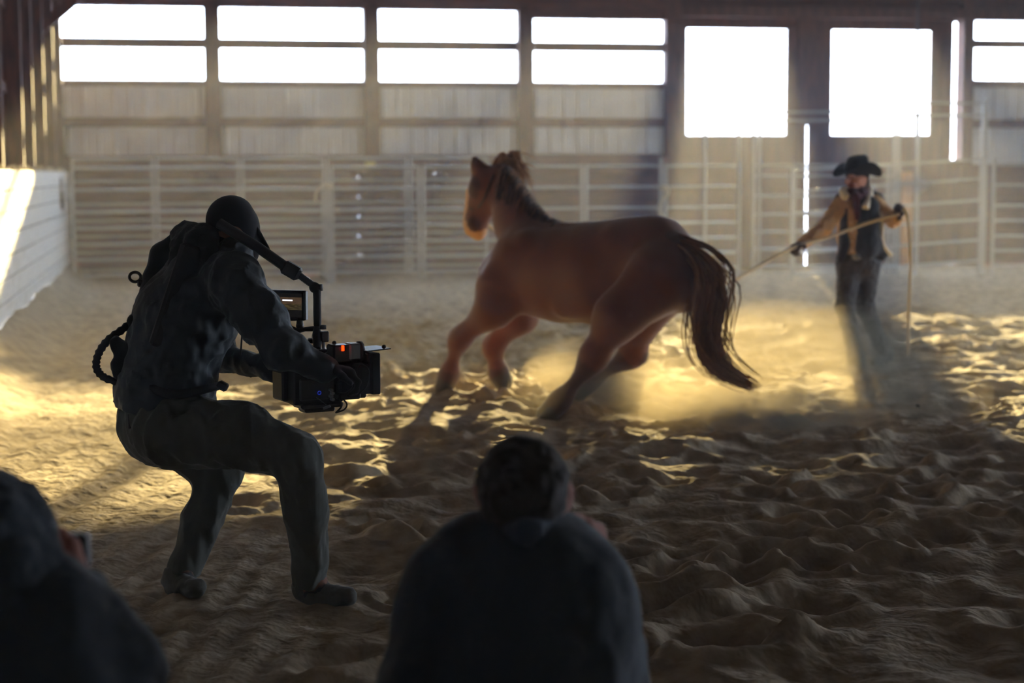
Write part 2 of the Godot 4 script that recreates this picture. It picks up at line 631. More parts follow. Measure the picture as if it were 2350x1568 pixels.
func far_wall() -> void:
	var Z := WALL_Z
	var px := func(p, y = 280.0): return on_far(p, y).x
	var hy := func(y, p = 310.0): return on_far(p, y).y
	var posts := [LEFT_X, px.call(490), px.call(853), px.call(1205), px.call(1541)]
	var top: float = hy.call(14)
	var sill: float = hy.call(183)
	var skirt: float = hy.call(364)
	var wall := setting("wall_back", "far barn wall of brown posts, metal siding and window strips")
	# solid outer skin: below the windows and above them
	var d0: float = px.call(823, 520)
	var d1: float = px.call(826, 520)
	var d2: float = px.call(999, 520)
	var d3: float = px.call(1002, 520)
	var door_top: float = hy.call(398, 910)
	var skin := Shape.new()
	for r in [[LEFT_X - 0.4, d0, -0.3, skirt], [d1, d2, -0.3, skirt], [d3, posts[4], -0.3, skirt], [d0, d1, door_top, skirt], [d2, d3, door_top, skirt], [LEFT_X - 0.4, posts[4], skirt, sill], [LEFT_X - 0.4, posts[4], top, ROOF_Y + 0.2]]:
		skin.span(r[0], r[1], r[2], r[3], Z - 0.12, Z - 0.05)
	node("outer_skin", skin, M.ply, wall)
	for k in 4:
		var x0: float = posts[k] - (0.2 if k == 0 else 0.0)
		var x1: float = posts[k + 1]
		var high := top if k < 3 else on_far(1365, 45).y
		# siding in two rows, with the girt between
		var girt: float = hy.call(281)
		node("siding_sheet", corrugated(x0, x1, girt, sill - 0.05, Z - 0.02), M.siding, wall)
		node("siding_sheet", corrugated(x0, x1, skirt - 0.05, girt, Z - 0.02), M.siding, wall)
		node("girt", Shape.new().span(x0 + 0.1, x1 - 0.1, girt - 0.07, girt + 0.07, Z - 0.015, Z + 0.045, 0.006), M.wood, wall)
		node("girt", Shape.new().span(x0 + 0.1, x1 - 0.1, sill - 0.1, sill, Z - 0.10, Z + 0.05, 0.006), M.wood, wall)
		node("girt", Shape.new().span(x0 + 0.1, x1 - 0.1, skirt - 0.07, skirt + 0.05, Z - 0.015, Z + 0.05, 0.006), M.wood, wall)
		var win := setting("window_%d" % (k + 1), "long window strip, %s from the white block wall" % ["first", "second", "third", "fourth"][k])
		var mid: float = hy.call(98)
		node("mullion", Shape.new().span(x0 + 0.1, x1 - 0.1, mid - 0.075, mid + 0.075, Z - 0.08, Z + 0.03, 0.006), M.wood, win)
		node("head", Shape.new().span(x0 + 0.1, x1 - 0.1, high, high + 0.22, Z - 0.10, Z + 0.06, 0.006), M.wood, win)
		node("pane", Shape.new().span(x0, x1, mid, high + 0.05, Z - 0.066, Z - 0.06), M.pane, win)
		node("pane", Shape.new().span(x0, x1, sill - 0.02, mid, Z - 0.066, Z - 0.06), M.pane, win)
	for k in 5:
		var w := 0.12 if k < 4 else 0.13
		var x: float = posts[k] - (0.2 if k == 0 else 0.0)
		var bottom: float = skirt - 0.3 if k < 4 else -0.1
		node("post", Shape.new().span(x - w, x + w, bottom, ROOF_Y, Z - 0.10, Z + 0.13, 0.008), M.post_wood, wall)
	# kick boards along the foot of the wall, broken by a small door
	var cuts := [[LEFT_X + 0.1, posts[1]], [posts[1], d0], [d3, posts[3]], [posts[3], posts[4] - 0.11]]
	for c in cuts:
		var rows := 6
		for r in rows:
			var y0 := skirt * r / rows
			var y1 := skirt * (r + 1) / rows
			node("plank", Shape.new().span(c[0] + 0.004, c[1] - 0.004, y0 + 0.004, y1 - 0.004, Z + 0.13, Z + 0.17 + 0.006 * (r % 2), 0.006), M.wood, wall)
	node("plank", Shape.new().span(d0 + 0.002, d3 - 0.002, door_top + 0.01, skirt - 0.004, Z + 0.13, Z + 0.17, 0.006), M.wood, wall)
	var small := setting("door_3", "small wooden door in the far wall behind the rails")
	node("leaf", Shape.new().span(d1, d2, -0.1, door_top - 0.01, Z + 0.08, Z + 0.125, 0.006), M.post_wood, small)
	for r in 3:
		var yb := 0.25 + r * (door_top - 0.5) / 2
		node("ledge", Shape.new().span(d1 + 0.05, d2 - 0.05, yb - 0.06, yb + 0.06, Z + 0.126, Z + 0.15, 0.005), M.post_wood, small)
	# two sliding doors with square windows, light between and beside them
	var head: float = hy.call(46, 1850)
	var e := [px.call(1563), px.call(1849.5), px.call(1855.5), px.call(2183), px.call(2199), px.call(2229)]
	var above := Shape.new()
	above.span(posts[4] + 0.11, e[5], head, ROOF_Y + 0.2, Z - 0.12, Z - 0.05)
	above.span(posts[4] + 0.11, e[0], -0.3, head, Z - 0.12, Z - 0.05)
	above.span(e[4], e[5], -0.3, head, Z - 0.12, Z - 0.05)
	node("outer_skin", above, M.ply, wall)
	node("beam", Shape.new().span(posts[4] + 0.11, e[5] + 3.0, head + 0.02, head + 0.2, Z - 0.05, Z + 0.16, 0.01), M.post_wood, wall)
	node("beam", Shape.new().span(posts[4] + 0.11, e[5] + 3.0, head + 0.32, head + 0.5, Z - 0.05, Z + 0.10, 0.01), M.post_wood, wall)
	node("post", Shape.new().span(e[4] + 0.02, e[5] - 0.02, -0.1, ROOF_Y, Z - 0.05, Z + 0.12, 0.008), M.post_wood, wall)
	# boards that cover part of the gaps between the doors
	var gap_top: float = hy.call(288, 1852)
	node("cover_board", Shape.new().span(e[1] - 0.16, e[2] + 0.16, gap_top, head + 0.05, Z + 0.031, Z + 0.06, 0.005), M.post_wood, wall)
	var gap_low: float = hy.call(368, 2190)
	node("cover_board", Shape.new().span(e[3] - 0.12, e[4] + 0.03, 0.02, gap_low, Z + 0.031, Z + 0.06, 0.005), M.post_wood, wall)
	var wy0: float = hy.call(310, 1690)
	var wy1: float = hy.call(66, 1690)
	for k in 2:
		var a: float = e[0] if k == 0 else e[2]
		var b: float = e[1] if k == 0 else e[3]
		var w0: float = px.call(1576 if k == 0 else 1909, 190.0)
		var w1: float = px.call(1806 if k == 0 else 2136, 190.0)
		var door := setting("door_%d" % (k + 1), ["tall brown sliding barn door beside the window strips", "tall brown sliding barn door with a line hanging before its window"][k])
		node("panel", Shape.new().span(a, b, -0.12, wy0, Z - 0.06, Z, 0.006), M.ply, door)
		node("panel", Shape.new().span(a, b, wy1, head + 0.1, Z - 0.06, Z, 0.006), M.ply, door)
		node("panel", Shape.new().span(a, w0, wy0, wy1, Z - 0.06, Z, 0.004), M.ply, door)
		node("panel", Shape.new().span(w1, b, wy0, wy1, Z - 0.06, Z, 0.004), M.ply, door)
		node("stile", Shape.new().span(b - 0.14 if k == 0 else a, b if k == 0 else a + 0.14, 0.04, head + 0.08, Z, Z + 0.03, 0.004), M.post_wood, door)
		node("stile", Shape.new().span(a if k == 0 else b - 0.14, a + 0.06 if k == 0 else b, 0.04, head + 0.08, Z, Z + 0.03, 0.004), M.post_wood, door)
		for yy in [0.12, 1.15]:
			node("ledge", Shape.new().span(a + 0.15, b - 0.15, yy - 0.07, yy + 0.07, Z, Z + 0.028, 0.004), M.post_wood, door)
		node("pane", Shape.new().span(w0 - 0.01, w1 + 0.01, wy0 - 0.01, wy1 + 0.01, Z - 0.035, Z - 0.03), M.pane, door)
	# window bays that run on to the right
	var x := e[5] as float
	for k in 3:
		var x1 := x + 2.44
		var win := setting("window_%d" % (5 + k), "long window strip, %s beyond the sliding doors" % ["first", "second", "third"][k])
		var hs: float = hy.call(184, 2300)
		var ht: float = hy.call(45, 2300)
		var hm: float = hy.call(101, 2300)
		node("wall_panel", Shape.new().span(x, x1, -0.3, hs, Z - 0.12, Z - 0.05), M.ply, wall)
		node("wall_panel", Shape.new().span(x, x1, ht, ROOF_Y + 0.2, Z - 0.12, Z - 0.05), M.ply, wall)
		node("siding_sheet", corrugated(x, x1, 1.6, hs - 0.1, Z - 0.02), M.siding, wall)
		for r in 6:
			node("plank", Shape.new().span(x + 0.004, x1 - 0.004, 1.68 * r / 6 + 0.004, 1.68 * (r + 1) / 6 - 0.004, Z + 0.0, Z + 0.05 + 0.006 * (r % 2), 0.006), M.wood, wall)
		node("girt", Shape.new().span(x, x1, hs - 0.12, hs, Z - 0.08, Z + 0.05, 0.006), M.post_wood, wall)
		node("girt", Shape.new().span(x, x1, 2.28, 2.42, Z - 0.02, Z + 0.05, 0.006), M.post_wood, wall)
		node("mullion", Shape.new().span(x, x1, hm - 0.07, hm + 0.07, Z - 0.08, Z + 0.03, 0.006), M.post_wood, win)
		node("pane", Shape.new().span(x, x1, hs - 0.02, hm, Z - 0.066, Z - 0.06), M.pane, win)
		node("pane", Shape.new().span(x, x1, hm, ht + 0.02, Z - 0.066, Z - 0.06), M.pane, win)
		node("post", Shape.new().span(x1 - 0.085, x1 + 0.085, -0.1, ROOF_Y, Z - 0.10, Z + 0.13, 0.008), M.post_wood, wall)
		x = x1
	node("wall_panel", Shape.new().span(x, RIGHT_X + 0.4, -0.3, ROOF_Y + 0.2, Z - 0.12, Z - 0.05), M.ply, wall)
	# the beam across the top of the window strip
	node("beam", Shape.new().span(LEFT_X, posts[4] - 0.11, top + 0.08, top + 0.36, Z + 0.131, Z + 0.19, 0.01), M.wood, wall)

# ------------------------------------------------------------------ left wall
func left_wall() -> void:
	var X := LEFT_X
	var high := 1.62
	var wall := setting("wall_left", "left barn wall of white painted blocks under dark posts")
	node("footing", Shape.new().span(X - 0.3, X - 0.012, -0.3, high - 0.01, 5.2, WALL_Z - 0.05), M.mortar, wall)
	node("plain_blockwork", Shape.new().span(X - 0.1, X, -0.2, high, 5.2, -13.6, 0.004), M.block, wall)
	# the blocks that can be told apart, in running bond
	var rows := 8
	var rh := high / rows
	var whole := Shape.new().box(Transform3D(), Vector3(0.10, rh - 0.012, 0.388), 0.006).mesh()
	var half := Shape.new().box(Transform3D(), Vector3(0.10, rh - 0.012, 0.188), 0.006).mesh()
	for r in rows:
		var z := -13.6
		if r % 2 == 1:
			var o := node("block", half, M.block, wall)
			o.position = Vector3(X - 0.05 + rng.randf_range(-0.003, 0.003), (r + 0.5) * rh, z - 0.1)
			z -= 0.2
		while z - 0.4 > WALL_Z:
			var o := node("block", whole, M.block, wall)
			o.position = Vector3(X - 0.05 + rng.randf_range(-0.003, 0.003), (r + 0.5) * rh, z - 0.2)
			z -= 0.4
	# straw and dirt along the top of the blocks
	var clumps := Shape.new()
	for k in 260:
		var z := rng.randf_range(-26.5, -12.0)
		var p := Vector3(X - rng.randf_range(0.02, 0.16), high, z)
		clumps.tube([p, p + Vector3(rng.randf_range(-0.04, 0.05), rng.randf_range(0.01, 0.06), rng.randf_range(-0.08, 0.08))], [0.012, 0.004], 4)
	tag(node("straw", clumps, M.rope, wall), "", "", "", "stuff")
	# boarding and posts above
	node("upper_sheathing", Shape.new().span(X - 0.34, X - 0.24, high - 0.05, ROOF_Y + 0.2, 5.2, WALL_Z - 0.05), M.ply, wall)
	for z in [-26.9, -25.0, -23.0, -21.1, -19.6, -17.2, -15.3, -13.0, -10.6, -8.2, -5.8, -3.4, -1.0, 1.4, 3.8]:
		node("post", Shape.new().span(X - 0.24, X - 0.05, high - 0.01, ROOF_Y, z - 0.055, z + 0.055, 0.006), M.post_wood, wall)
	for y in [2.5, 3.4, 4.3]:
		node("girt", Shape.new().span(X - 0.24, X - 0.2, y - 0.06, y + 0.06, 5.0, WALL_Z, 0.004), M.post_wood, wall)
	# diagonal knee brace up to the roof near the far corner
	var a := on_left(112, 50, X - 0.03)
	var b := a + Vector3(1.1, 0.95, 0)
	node("knee_brace", Shape.new().bar(a - Vector3(0.12, 0.1, 0), b + Vector3(0.6, 0.52, 0), 0.14, 0.14, 0.006), M.post_wood, wall)
	# iron latch on the wall by the corner
	var l := thing("gate_latch", "dark iron latch bracket on the white block wall by the corner", "latch")
	var c := on_left(139, 445, X)
	l.position = c
	node("plate", Shape.new().span(0.0, 0.02, -0.22, 0.22, -0.05, 0.05, 0.004), M.gear, l)
	node("bar", Shape.new().span(0.02, 0.05, -0.03, 0.03, -0.05, 0.35, 0.006), M.gear, l)
	node("hook", Shape.new().tube(curve([Vector3(0.04, 0, 0.34), Vector3(0.05, -0.1, 0.36), Vector3(0.05, -0.2, 0.3)], 4), [0.016], 6), M.gear, l)

func other_walls() -> void:
	# the sides that the picture does not show close the room; a big door stands open in the right wall
	var r := setting("wall_right", "right barn wall with a wide open doorway")
	node("sheathing", Shape.new().span(RIGHT_X, RIGHT_X + 0.25, -0.3, ROOF_Y + 0.2, WALL_Z - 0.1, -14.0), M.siding, r)
	node("sheathing", Shape.new().span(RIGHT_X, RIGHT_X + 0.25, -0.3, ROOF_Y + 0.2, -9.5, 5.2), M.siding, r)
	node("sheathing", Shape.new().span(RIGHT_X, RIGHT_X + 0.25, 4.0, ROOF_Y + 0.2, -14.0, -9.5), M.siding, r)
	var b := setting("wall_front", "barn wall behind the onlookers")
	node("sheathing", Shape.new().span(LEFT_X - 0.4, RIGHT_X + 0.25, -0.3, ROOF_Y + 0.2, 5.0, 5.2), M.siding, b)
	var c := setting("ceiling", "dark underside of the barn roof")
	node("decking", Shape.new().span(LEFT_X - 0.4, RIGHT_X + 0.25, ROOF_Y, ROOF_Y + 0.2, WALL_Z - 0.12, 5.2), M.roof_metal, c)
	for k in 11:
		node("rafter", Shape.new().span(LEFT_X, RIGHT_X, ROOF_Y - 0.3, ROOF_Y, 3.8 - k * 3.0 - 0.05, 3.8 - k * 3.0 + 0.05, 0.006), M.post_wood, c)

# ------------------------------------------------------------------ pipe fences
func pipe_panel(label: String, group: String, a: Vector3, b: Vector3, rails: Array, post_tops: Array, called := "corral_panel", bows := []) -> Node3D:
	var o := thing(called, label, "fence", group)
	o.position = a
	var d := b - a
	for h in rails:
		node("rail", Shape.new().tube([Vector3(0, h, 0), d + Vector3(0, h, 0)], [0.023], 10), M.steel, o)
	for p in post_tops:                                     # [share of the length, top]
		var q: Vector3 = d * p[0]
		node("post", Shape.new().tube([q + Vector3(0, -0.06, 0), q + Vector3(0, p[1], 0)], [0.027], 10), M.steel, o)
	for h in bows:
		node("bow", Shape.new().tube([Vector3(0, h, 0), d + Vector3(0, h, 0)], [0.02], 8), M.steel, o)
	return o

var row_a := Vector3.ZERO
var row_b := Vector3.ZERO

func in_row(p: float) -> Vector3:                           # where the front row stands at that pixel column
	var u := on_far(166, 500).x
	return row_a.lerp(row_b, (on_far(p, 500).x - u) / (on_far(1698, 500).x - u))

func fences() -> void:
	row_a = on_ground(166, 655)
	row_b = on_ground(1700, 634)
	var rails := [0.13, 0.36, 0.58, 0.81, 1.04, 1.35, 1.66]
	var za := WALL_Z + 0.75
	# back row against the wall, left part only
	var back := [0.16, 0.42, 0.66, 0.89, 1.135, 1.47, 1.80]
	var cuts := [163.0, 357.0, 553.0, 747.0, 937.0, 1120.0]
	var which := ["standing at the white wall corner", "second from the white wall", "third from the white wall", "fourth from the white wall, at the small door", "fifth and last from the white wall"]
	for k in 5:
		var a := on_far(cuts[k], 500, za)
		var b := on_far(cuts[k + 1], 500, za)
		pipe_panel("taller back-row pipe panel " + which[k], "back row of pipe panels", Vector3(a.x + 0.035, 0, za), Vector3(b.x - 0.035, 0, za), back, [[0.0, 1.83], [1.0, 1.83]])
	# front row, from the white wall to the tall gate posts
	var p0 := row_a
	var p1 := row_b
	var marks := [166.0, 764.0, 973.0, 1343.0, 1522.0, 1698.0]
	var names := ["running out from the white block wall", "second from the white block wall", "behind the horse's head", "behind the horse's back", "ending at the tall gate post"]
	var last := p0
	for k in 5:
		var q := in_row(marks[k + 1])
		var dir := (q - last).normalized()
		var tall := 1.78 if k == 3 else 1.69
		pipe_panel("lower front-row pipe panel " + names[k], "front row of pipe panels", last + dir * 0.035, q - dir * 0.035, rails, [[0.0, 1.69], [1.0, tall]])
		last = q
	# tall bow gates on the right
	var g0 := on_ground(1705, 633)
	var g1 := on_ground(1727, 633)
	var g2 := on_ground(1739, 633)
	var g3 := on_ground(2256, 630)
	var g4 := on_ground(2276, 630)
	var gate := pipe_panel("narrow tall pipe gate frame beside the front fence row", "tall gate frames", on_ground(1632, 636) + Vector3(0.0, 0, -0.35), g0 + Vector3(0, 0, -0.25), [], [[0.0, 2.38], [1.0, 2.5]], "bow_gate", [2.3, 2.42])
	gate.set_meta("category", "gate")
	var bow := pipe_panel("wide tall pipe bow gate rising above the cowboy", "tall gate frames", g1, on_ground(2048, 632), [0.14, 0.40, 0.66, 0.92, 1.2, 1.5, 1.66], [[0.0, 2.5], [0.042, 2.5], [0.29, 1.66], [1.0, 2.45]], "bow_gate", [2.33, 2.46])
	bow.set_meta("category", "gate")
	var far := pipe_panel("tall pipe bow gate ending at the heavy double post", "tall gate frames", on_ground(2058, 632), g3, [], [[0.0, 2.4], [0.22, 2.45], [0.97, 2.62], [1.0, 2.66]], "bow_gate", [2.4, 2.58])
	far.set_meta("category", "gate")
	# a sagging gate behind the cowboy
	var c0 := on_ground(1814, 646)
	var c1 := on_ground(2246, 632)
	var tilt := thing("pipe_gate", "sagging grey pipe gate behind the cowboy, higher at the double post", "gate")
	tilt.position = c0
	var dd := c1 - c0
	for h in [[0.10, 0.22], [0.40, 0.53], [0.71, 0.84], [0.97, 1.13], [1.28, 1.45], [1.58, 1.74]]:
		node("rail", Shape.new().tube([Vector3(0, h[0], 0), dd + Vector3(0, h[1], 0)], [0.021], 10), M.steel, tilt)
	for t in [[0.0, 1.62], [0.5, 1.68], [1.0, 1.78]]:
		node("post", Shape.new().tube([dd * t[0] + Vector3(0, -0.05, 0), dd * t[0] + Vector3(0, t[1], 0)], [0.024], 10), M.steel, tilt)
	pipe_panel("grey pipe fence panel beyond the heavy double post", "front row of pipe panels", g4, on_ground(2276, 630) + (g3 - g2).normalized() * 3.0, rails, [[0.0, 1.75], [0.5, 1.69], [1.0, 1.69]])

# ------------------------------------------------------------------ the horse
func lock(s: Shape, root: Vector3, mid: Vector3, tip: Vector3, r: float) -> void:
	var p := curve([root, mid, tip], 3)
	s.tube(p, [r, r, r * 0.95, r * 0.85, r * 0.7, r * 0.5, r * 0.15], 4, false)

func jitter(r: float) -> Vector3:
	return Vector3(rng.randf_range(-r, r), rng.randf_range(-r, r), rng.randf_range(-r, r))

func horse() -> void:
	var o := thing("horse", "chestnut horse cantering with tail flying, lunged on a rope", "horse")
	var side := (right * -0.6 - fwd * 0.8).normalized()     # towards its left flank, the one in view
	var coat := lin("66371d")
	var dark := lin("48291a")
	var pale := lin("c79868")
	var hoof := lin("3a322b")
	var P := func(x, y, d): return at(x, y, d)
	var T := func(x, y): return at(x, y, 12.0 - 0.0022 * (x - 1150.0))
	var b := []
	var trunk := [[1155, 640, 0.19], [1212, 622, 0.285], [1290, 630, 0.305], [1380, 627, 0.325], [1445, 600, 0.265], [1502, 592, 0.25], [1555, 640, 0.22]]
	for k in trunk.size() - 1:
		b.append(bone(T.call(trunk[k][0], trunk[k][1]), T.call(trunk[k + 1][0], trunk[k + 1][1]), trunk[k][2], trunk[k + 1][2], coat, side, 0.86))
	# withers
	b.append(bone(T.call(1270, 560), T.call(1340, 552), 0.12, 0.09, coat, side, 0.6))
	# neck and head
	b.append(bone(P.call(1228, 588, 11.85), P.call(1188, 508, 12.0), 0.235, 0.175, coat, side, 0.62))
	b.append(bone(P.call(1188, 508, 12.0), P.call(1152, 425, 12.15), 0.175, 0.118, coat, side, 0.58))
	b.append(bone(P.call(1150, 412, 12.15), P.call(1118, 428, 12.22), 0.095, 0.095, coat, side, 0.85))
	b.append(bone(P.call(1124, 446, 12.2), P.call(1122, 468, 12.22), 0.095, 0.075, coat, side, 0.7))
	b.append(bone(P.call(1112, 428, 12.24), P.call(1100, 490, 12.3), 0.088, 0.068, coat, side, 0.75))
	b.append(bone(P.call(1100, 490, 12.3), P.call(1094, 518, 12.33), 0.066, 0.062, coat, side, 0.85))
	b.append(bone(P.call(1082, 440, 12.33), P.call(1076, 505, 12.4), 0.03, 0.026, pale, side, 1.2))
	b.append(bone(P.call(1086, 514, 12.26), P.call(1088, 518, 12.26), 0.016, 0.014, dark))
	b.append(bone(P.call(1090, 524, 12.34), P.call(1098, 534, 12.33), 0.060, 0.045, pale, side, 0.9))
	# ears
	b.append(bone(P.call(1106, 402, 12.18), P.call(1096, 382, 12.17), 0.030, 0.027, coat))
	b.append(bone(P.call(1096, 382, 12.17), P.call(1088, 362, 12.17), 0.026, 0.008, dark))
	b.append(bone(P.call(1146, 398, 12.25), P.call(1154, 378, 12.26), 0.030, 0.026, coat))
	b.append(bone(P.call(1154, 378, 12.26), P.call(1160, 360, 12.27), 0.025, 0.008, dark))
	# brow over the eye, nostril
	b.append(bone(P.call(1094, 428, 12.19), P.call(1091, 436, 12.2), 0.032, 0.028, dark))
	# shoulder blade, upper arm, point of hip, flank and buttock under the skin
	b.append(bone(T.call(1240, 560) + side * 0.15, T.call(1168, 660) + side * 0.16, 0.075, 0.095, coat))
	b.append(bone(T.call(1168, 660) + side * 0.16, T.call(1200, 690) + side * 0.15, 0.09, 0.085, coat))
	b.append(bone(T.call(1440, 548) + side * 0.15, T.call(1450, 560) + side * 0.16, 0.06, 0.06, coat))
	b.append(bone(T.call(1545, 600) + side * 0.12, T.call(1520, 690) + side * 0.16, 0.12, 0.11, coat))
	b.append(bone(T.call(1400, 690) + side * 0.18, T.call(1330, 700) + side * 0.17, 0.07, 0.06, coat))
	# near hind leg
	var leg := [[1512, 640, 10.98, 0.215], [1418, 728, 10.95, 0.145], [1364, 815, 11.02, 0.066], [1352, 838, 11.04, 0.052], [1292, 912, 11.08, 0.040], [1282, 924, 11.08, 0.045], [1262, 946, 11.1, 0.036]]
	limb(b, leg, P, coat, dark, 3)
	b.append(bone(P.call(1364, 812, 11.02), P.call(1374, 822, 11.02), 0.055, 0.04, dark))
	b.append(bone(P.call(1262, 946, 11.1), P.call(1250, 958, 11.12), 0.042, 0.056, hoof))
	# far hind leg
	leg = [[1530, 650, 11.45], [1462, 742, 11.6], [1452, 808, 11.68], [1440, 824, 11.7], [1362, 868, 11.75], [1352, 876, 11.75], [1334, 892, 11.76]]
	var rad := [0.20, 0.135, 0.064, 0.05, 0.039, 0.044, 0.035]
	for k in 7:
		leg[k].append(rad[k])
	limb(b, leg, P, coat, dark, 3)
	b.append(bone(P.call(1458, 806, 11.68), P.call(1468, 818, 11.68), 0.05, 0.038, dark))
	b.append(bone(P.call(1334, 892, 11.76), P.call(1322, 905, 11.77), 0.04, 0.055, hoof))
	# near fore leg, reaching out
	leg = [[1150, 662, 11.82, 0.15], [1132, 712, 11.8, 0.112], [1060, 770, 11.95, 0.058], [1052, 784, 11.97, 0.05], [1033, 850, 12.08, 0.036], [1030, 860, 12.1, 0.042], [1024, 878, 12.12, 0.034]]
	limb(b, leg, P, coat, dark, 4)
	b.append(bone(P.call(1024, 878, 12.12), P.call(1018, 894, 12.14), 0.04, 0.056, hoof))
	# far fore leg, folding
	leg = [[1190, 690, 12.12, 0.14], [1195, 728, 12.15, 0.105], [1134, 790, 12.28, 0.057], [1131, 802, 12.3, 0.049], [1142, 846, 12.36, 0.035], [1145, 857, 12.36, 0.041], [1150, 868, 12.36, 0.034]]
	limb(b, leg, P, coat, dark, 4)
	b.append(bone(P.call(1150, 868, 12.36), P.call(1156, 882, 12.34), 0.04, 0.053, hoof))
	# dock
	b.append(bone(T.call(1520, 556), P.call(1552, 566, 11.0), 0.09, 0.06, dark))
	var s := Shape.new()
	flesh(s, b, 0.016, 0.09)
	node("body", s, M.coat, o)
	# eyes
	for e in [[1089, 432, 12.165], [1128, 430, 12.33]]:
		node("eye", Shape.new().ball(P.call(e[0], e[1], e[2]), 0.02), M.black, o)
	# mane: locks from the crest, thrown up by the stride
	var mane := Shape.new()
	var crest := [P.call(1166, 388, 12.18), P.call(1188, 410, 12.12), P.call(1212, 445, 12.05), P.call(1240, 480, 11.98), P.call(1272, 508, 11.9), P.call(1310, 522, 11.78)]
	var line := curve(crest, 30)
	for k in line.size():
		var t := float(k) / line.size()
		for m in 6:
			var root: Vector3 = line[k] + jitter(0.018) + Vector3(0, -0.02, 0)
			var out := side * rng.randf_range(0.05, 0.08) - fwd * rng.randf_range(0.09, 0.12)
			var drop := rng.randf_range(0.08, 0.24) * (1.0 - 0.6 * t)
			mane.color = lin("3f2a1e").lerp(lin("a87848"), pow(rng.randf(), 3.0))
			lock(mane, root, root + out * 0.95 + Vector3(0, 0.03 - drop * 0.1, 0), root + out + Vector3(0, -drop, 0) - right * 0.04 + jitter(0.025), rng.randf_range(0.006, 0.012))
	for k in 60:                                            # forelock and topknot blown backwards
		var root: Vector3 = P.call(rng.randf_range(1128, 1172), rng.randf_range(372, 392), 12.18) + jitter(0.02)
		mane.color = lin("8a5c36").lerp(lin("b98f60"), rng.randf())
		lock(mane, root, root + Vector3(0, 0.06, 0) + right * 0.06 + jitter(0.02), root + right * rng.randf_range(0.08, 0.2) + Vector3(0, rng.randf_range(-0.25, 0.03), 0) + jitter(0.03), rng.randf_range(0.006, 0.011))
	node("mane", mane, M.hair, o)
	# tail
	var tail := Shape.new()
	var spine := [P.call(1532, 556, 11.05), P.call(1590, 585, 10.93), P.call(1634, 652, 10.86), P.call(1622, 735, 10.84), P.call(1626, 800, 10.82), P.call(1664, 852, 10.8), P.call(1728, 884, 10.8)]
	for k in 420:
		var off := jitter(1.0)
		if off.length() > 1.0:
			off = off.normalized()
		var p := []
		var r := []
		var last := rng.randf_range(0.7, 1.06)
		var stray := 1.0 if k % 7 else 1.9
		for j in spine.size():
			var wide: float = [0.03, 0.05, 0.085, 0.09, 0.08, 0.065, 0.04][j]
			p.append(spine[j] + off * wide * stray + jitter(0.012))
		var c := curve(p, 3)
		c.resize(int(c.size() * minf(last, 1.0)))
		for j in c.size():
			r.append(lerpf(0.008, 0.0018, float(j) / c.size()))
		tail.color = lin("6a452c").lerp(lin("b98a58"), rng.randf() * rng.randf())
		tail.tube(c, r, 4, false)
	node("tail", tail, M.hair, o)
	# halter
	var h := Shape.new()
	h.tube(ring(P.call(1101, 480, 12.29), (P.call(1100, 490, 12.3) - P.call(1112, 428, 12.24)).normalized(), side, 0.084, 0.068), [0.008], 5, false)
	h.tube([P.call(1097, 478, 12.21), P.call(1112, 455, 12.10), P.call(1128, 412, 12.06), P.call(1142, 384, 12.12)], [0.008], 5)
	node("halter", h, M.gear, o)

func ring(c: Vector3, axis: Vector3, u: Vector3, ra: float, rb: float, n := 16) -> Array:
	u = (u - axis * u.dot(axis)).normalized()
	var w := axis.cross(u)
	var p := []
	for k in n + 1:
		p.append(c + u * cos(TAU * k / n) * rb + w * sin(TAU * k / n) * ra)
	return p

func limb(b: Array, leg: Array, P: Callable, upper: Color, lower: Color, from: int) -> void:
	for k in leg.size() - 1:
		b.append(bone(P.call(leg[k][0], leg[k][1], leg[k][2]), P.call(leg[k + 1][0], leg[k + 1][1], leg[k + 1][2]), leg[k][3], leg[k + 1][3], upper if k < from else lower))

# ------------------------------------------------------------------ people
# A hand: palm from the wrist on, four fingers and a thumb; curl 0 is open, 1 a fist.
func hand(b: Array, wrist: Vector3, along: Vector3, back: Vector3, thumb_side: Vector3, curl: float, color: Color, size := 1.0) -> void:
	along = along.normalized()
	back = (back - along * back.dot(along)).normalized()
	thumb_side = (thumb_side - along * thumb_side.dot(along) - back * thumb_side.dot(back)).normalized()
	var palm := wrist + along * 0.085 * size
	for k in 3:
		var off := thumb_side * (0.026 * (k - 1)) * size
		b.append(bone(wrist + off * 0.6, palm + off, 0.019 * size, 0.016 * size, color))
	var lens := [0.088, 0.098, 0.092, 0.072]
	for k in 4:
		var root := palm + thumb_side * (0.033 - 0.022 * k) * size
		var dir := along
		var p := root
		for j in 3:
			dir = dir.rotated(along.cross(-back).normalized(), curl * (0.9 if j == 0 else 1.2))
			var q: Vector3 = p + dir * lens[k] * [0.42, 0.32, 0.26][j] * size
			b.append(bone(p, q, (0.0095 - 0.001 * j) * size, (0.009 - 0.001 * j) * size, color))
			p = q
	var t0 := wrist + along * 0.03 * size + thumb_side * 0.026 * size
	var t1 := t0 + (along * 0.6 + thumb_side * 0.7 - back * 0.3).normalized() * 0.042 * size
	var t2 := t1 + (along * 0.85 + thumb_side * 0.15 - back * 0.6 * curl).normalized() * 0.034 * size
	b.append(bone(t0, t1, 0.014 * size, 0.011 * size, color))
	b.append(bone(t1, t2, 0.011 * size, 0.0085 * size, color))

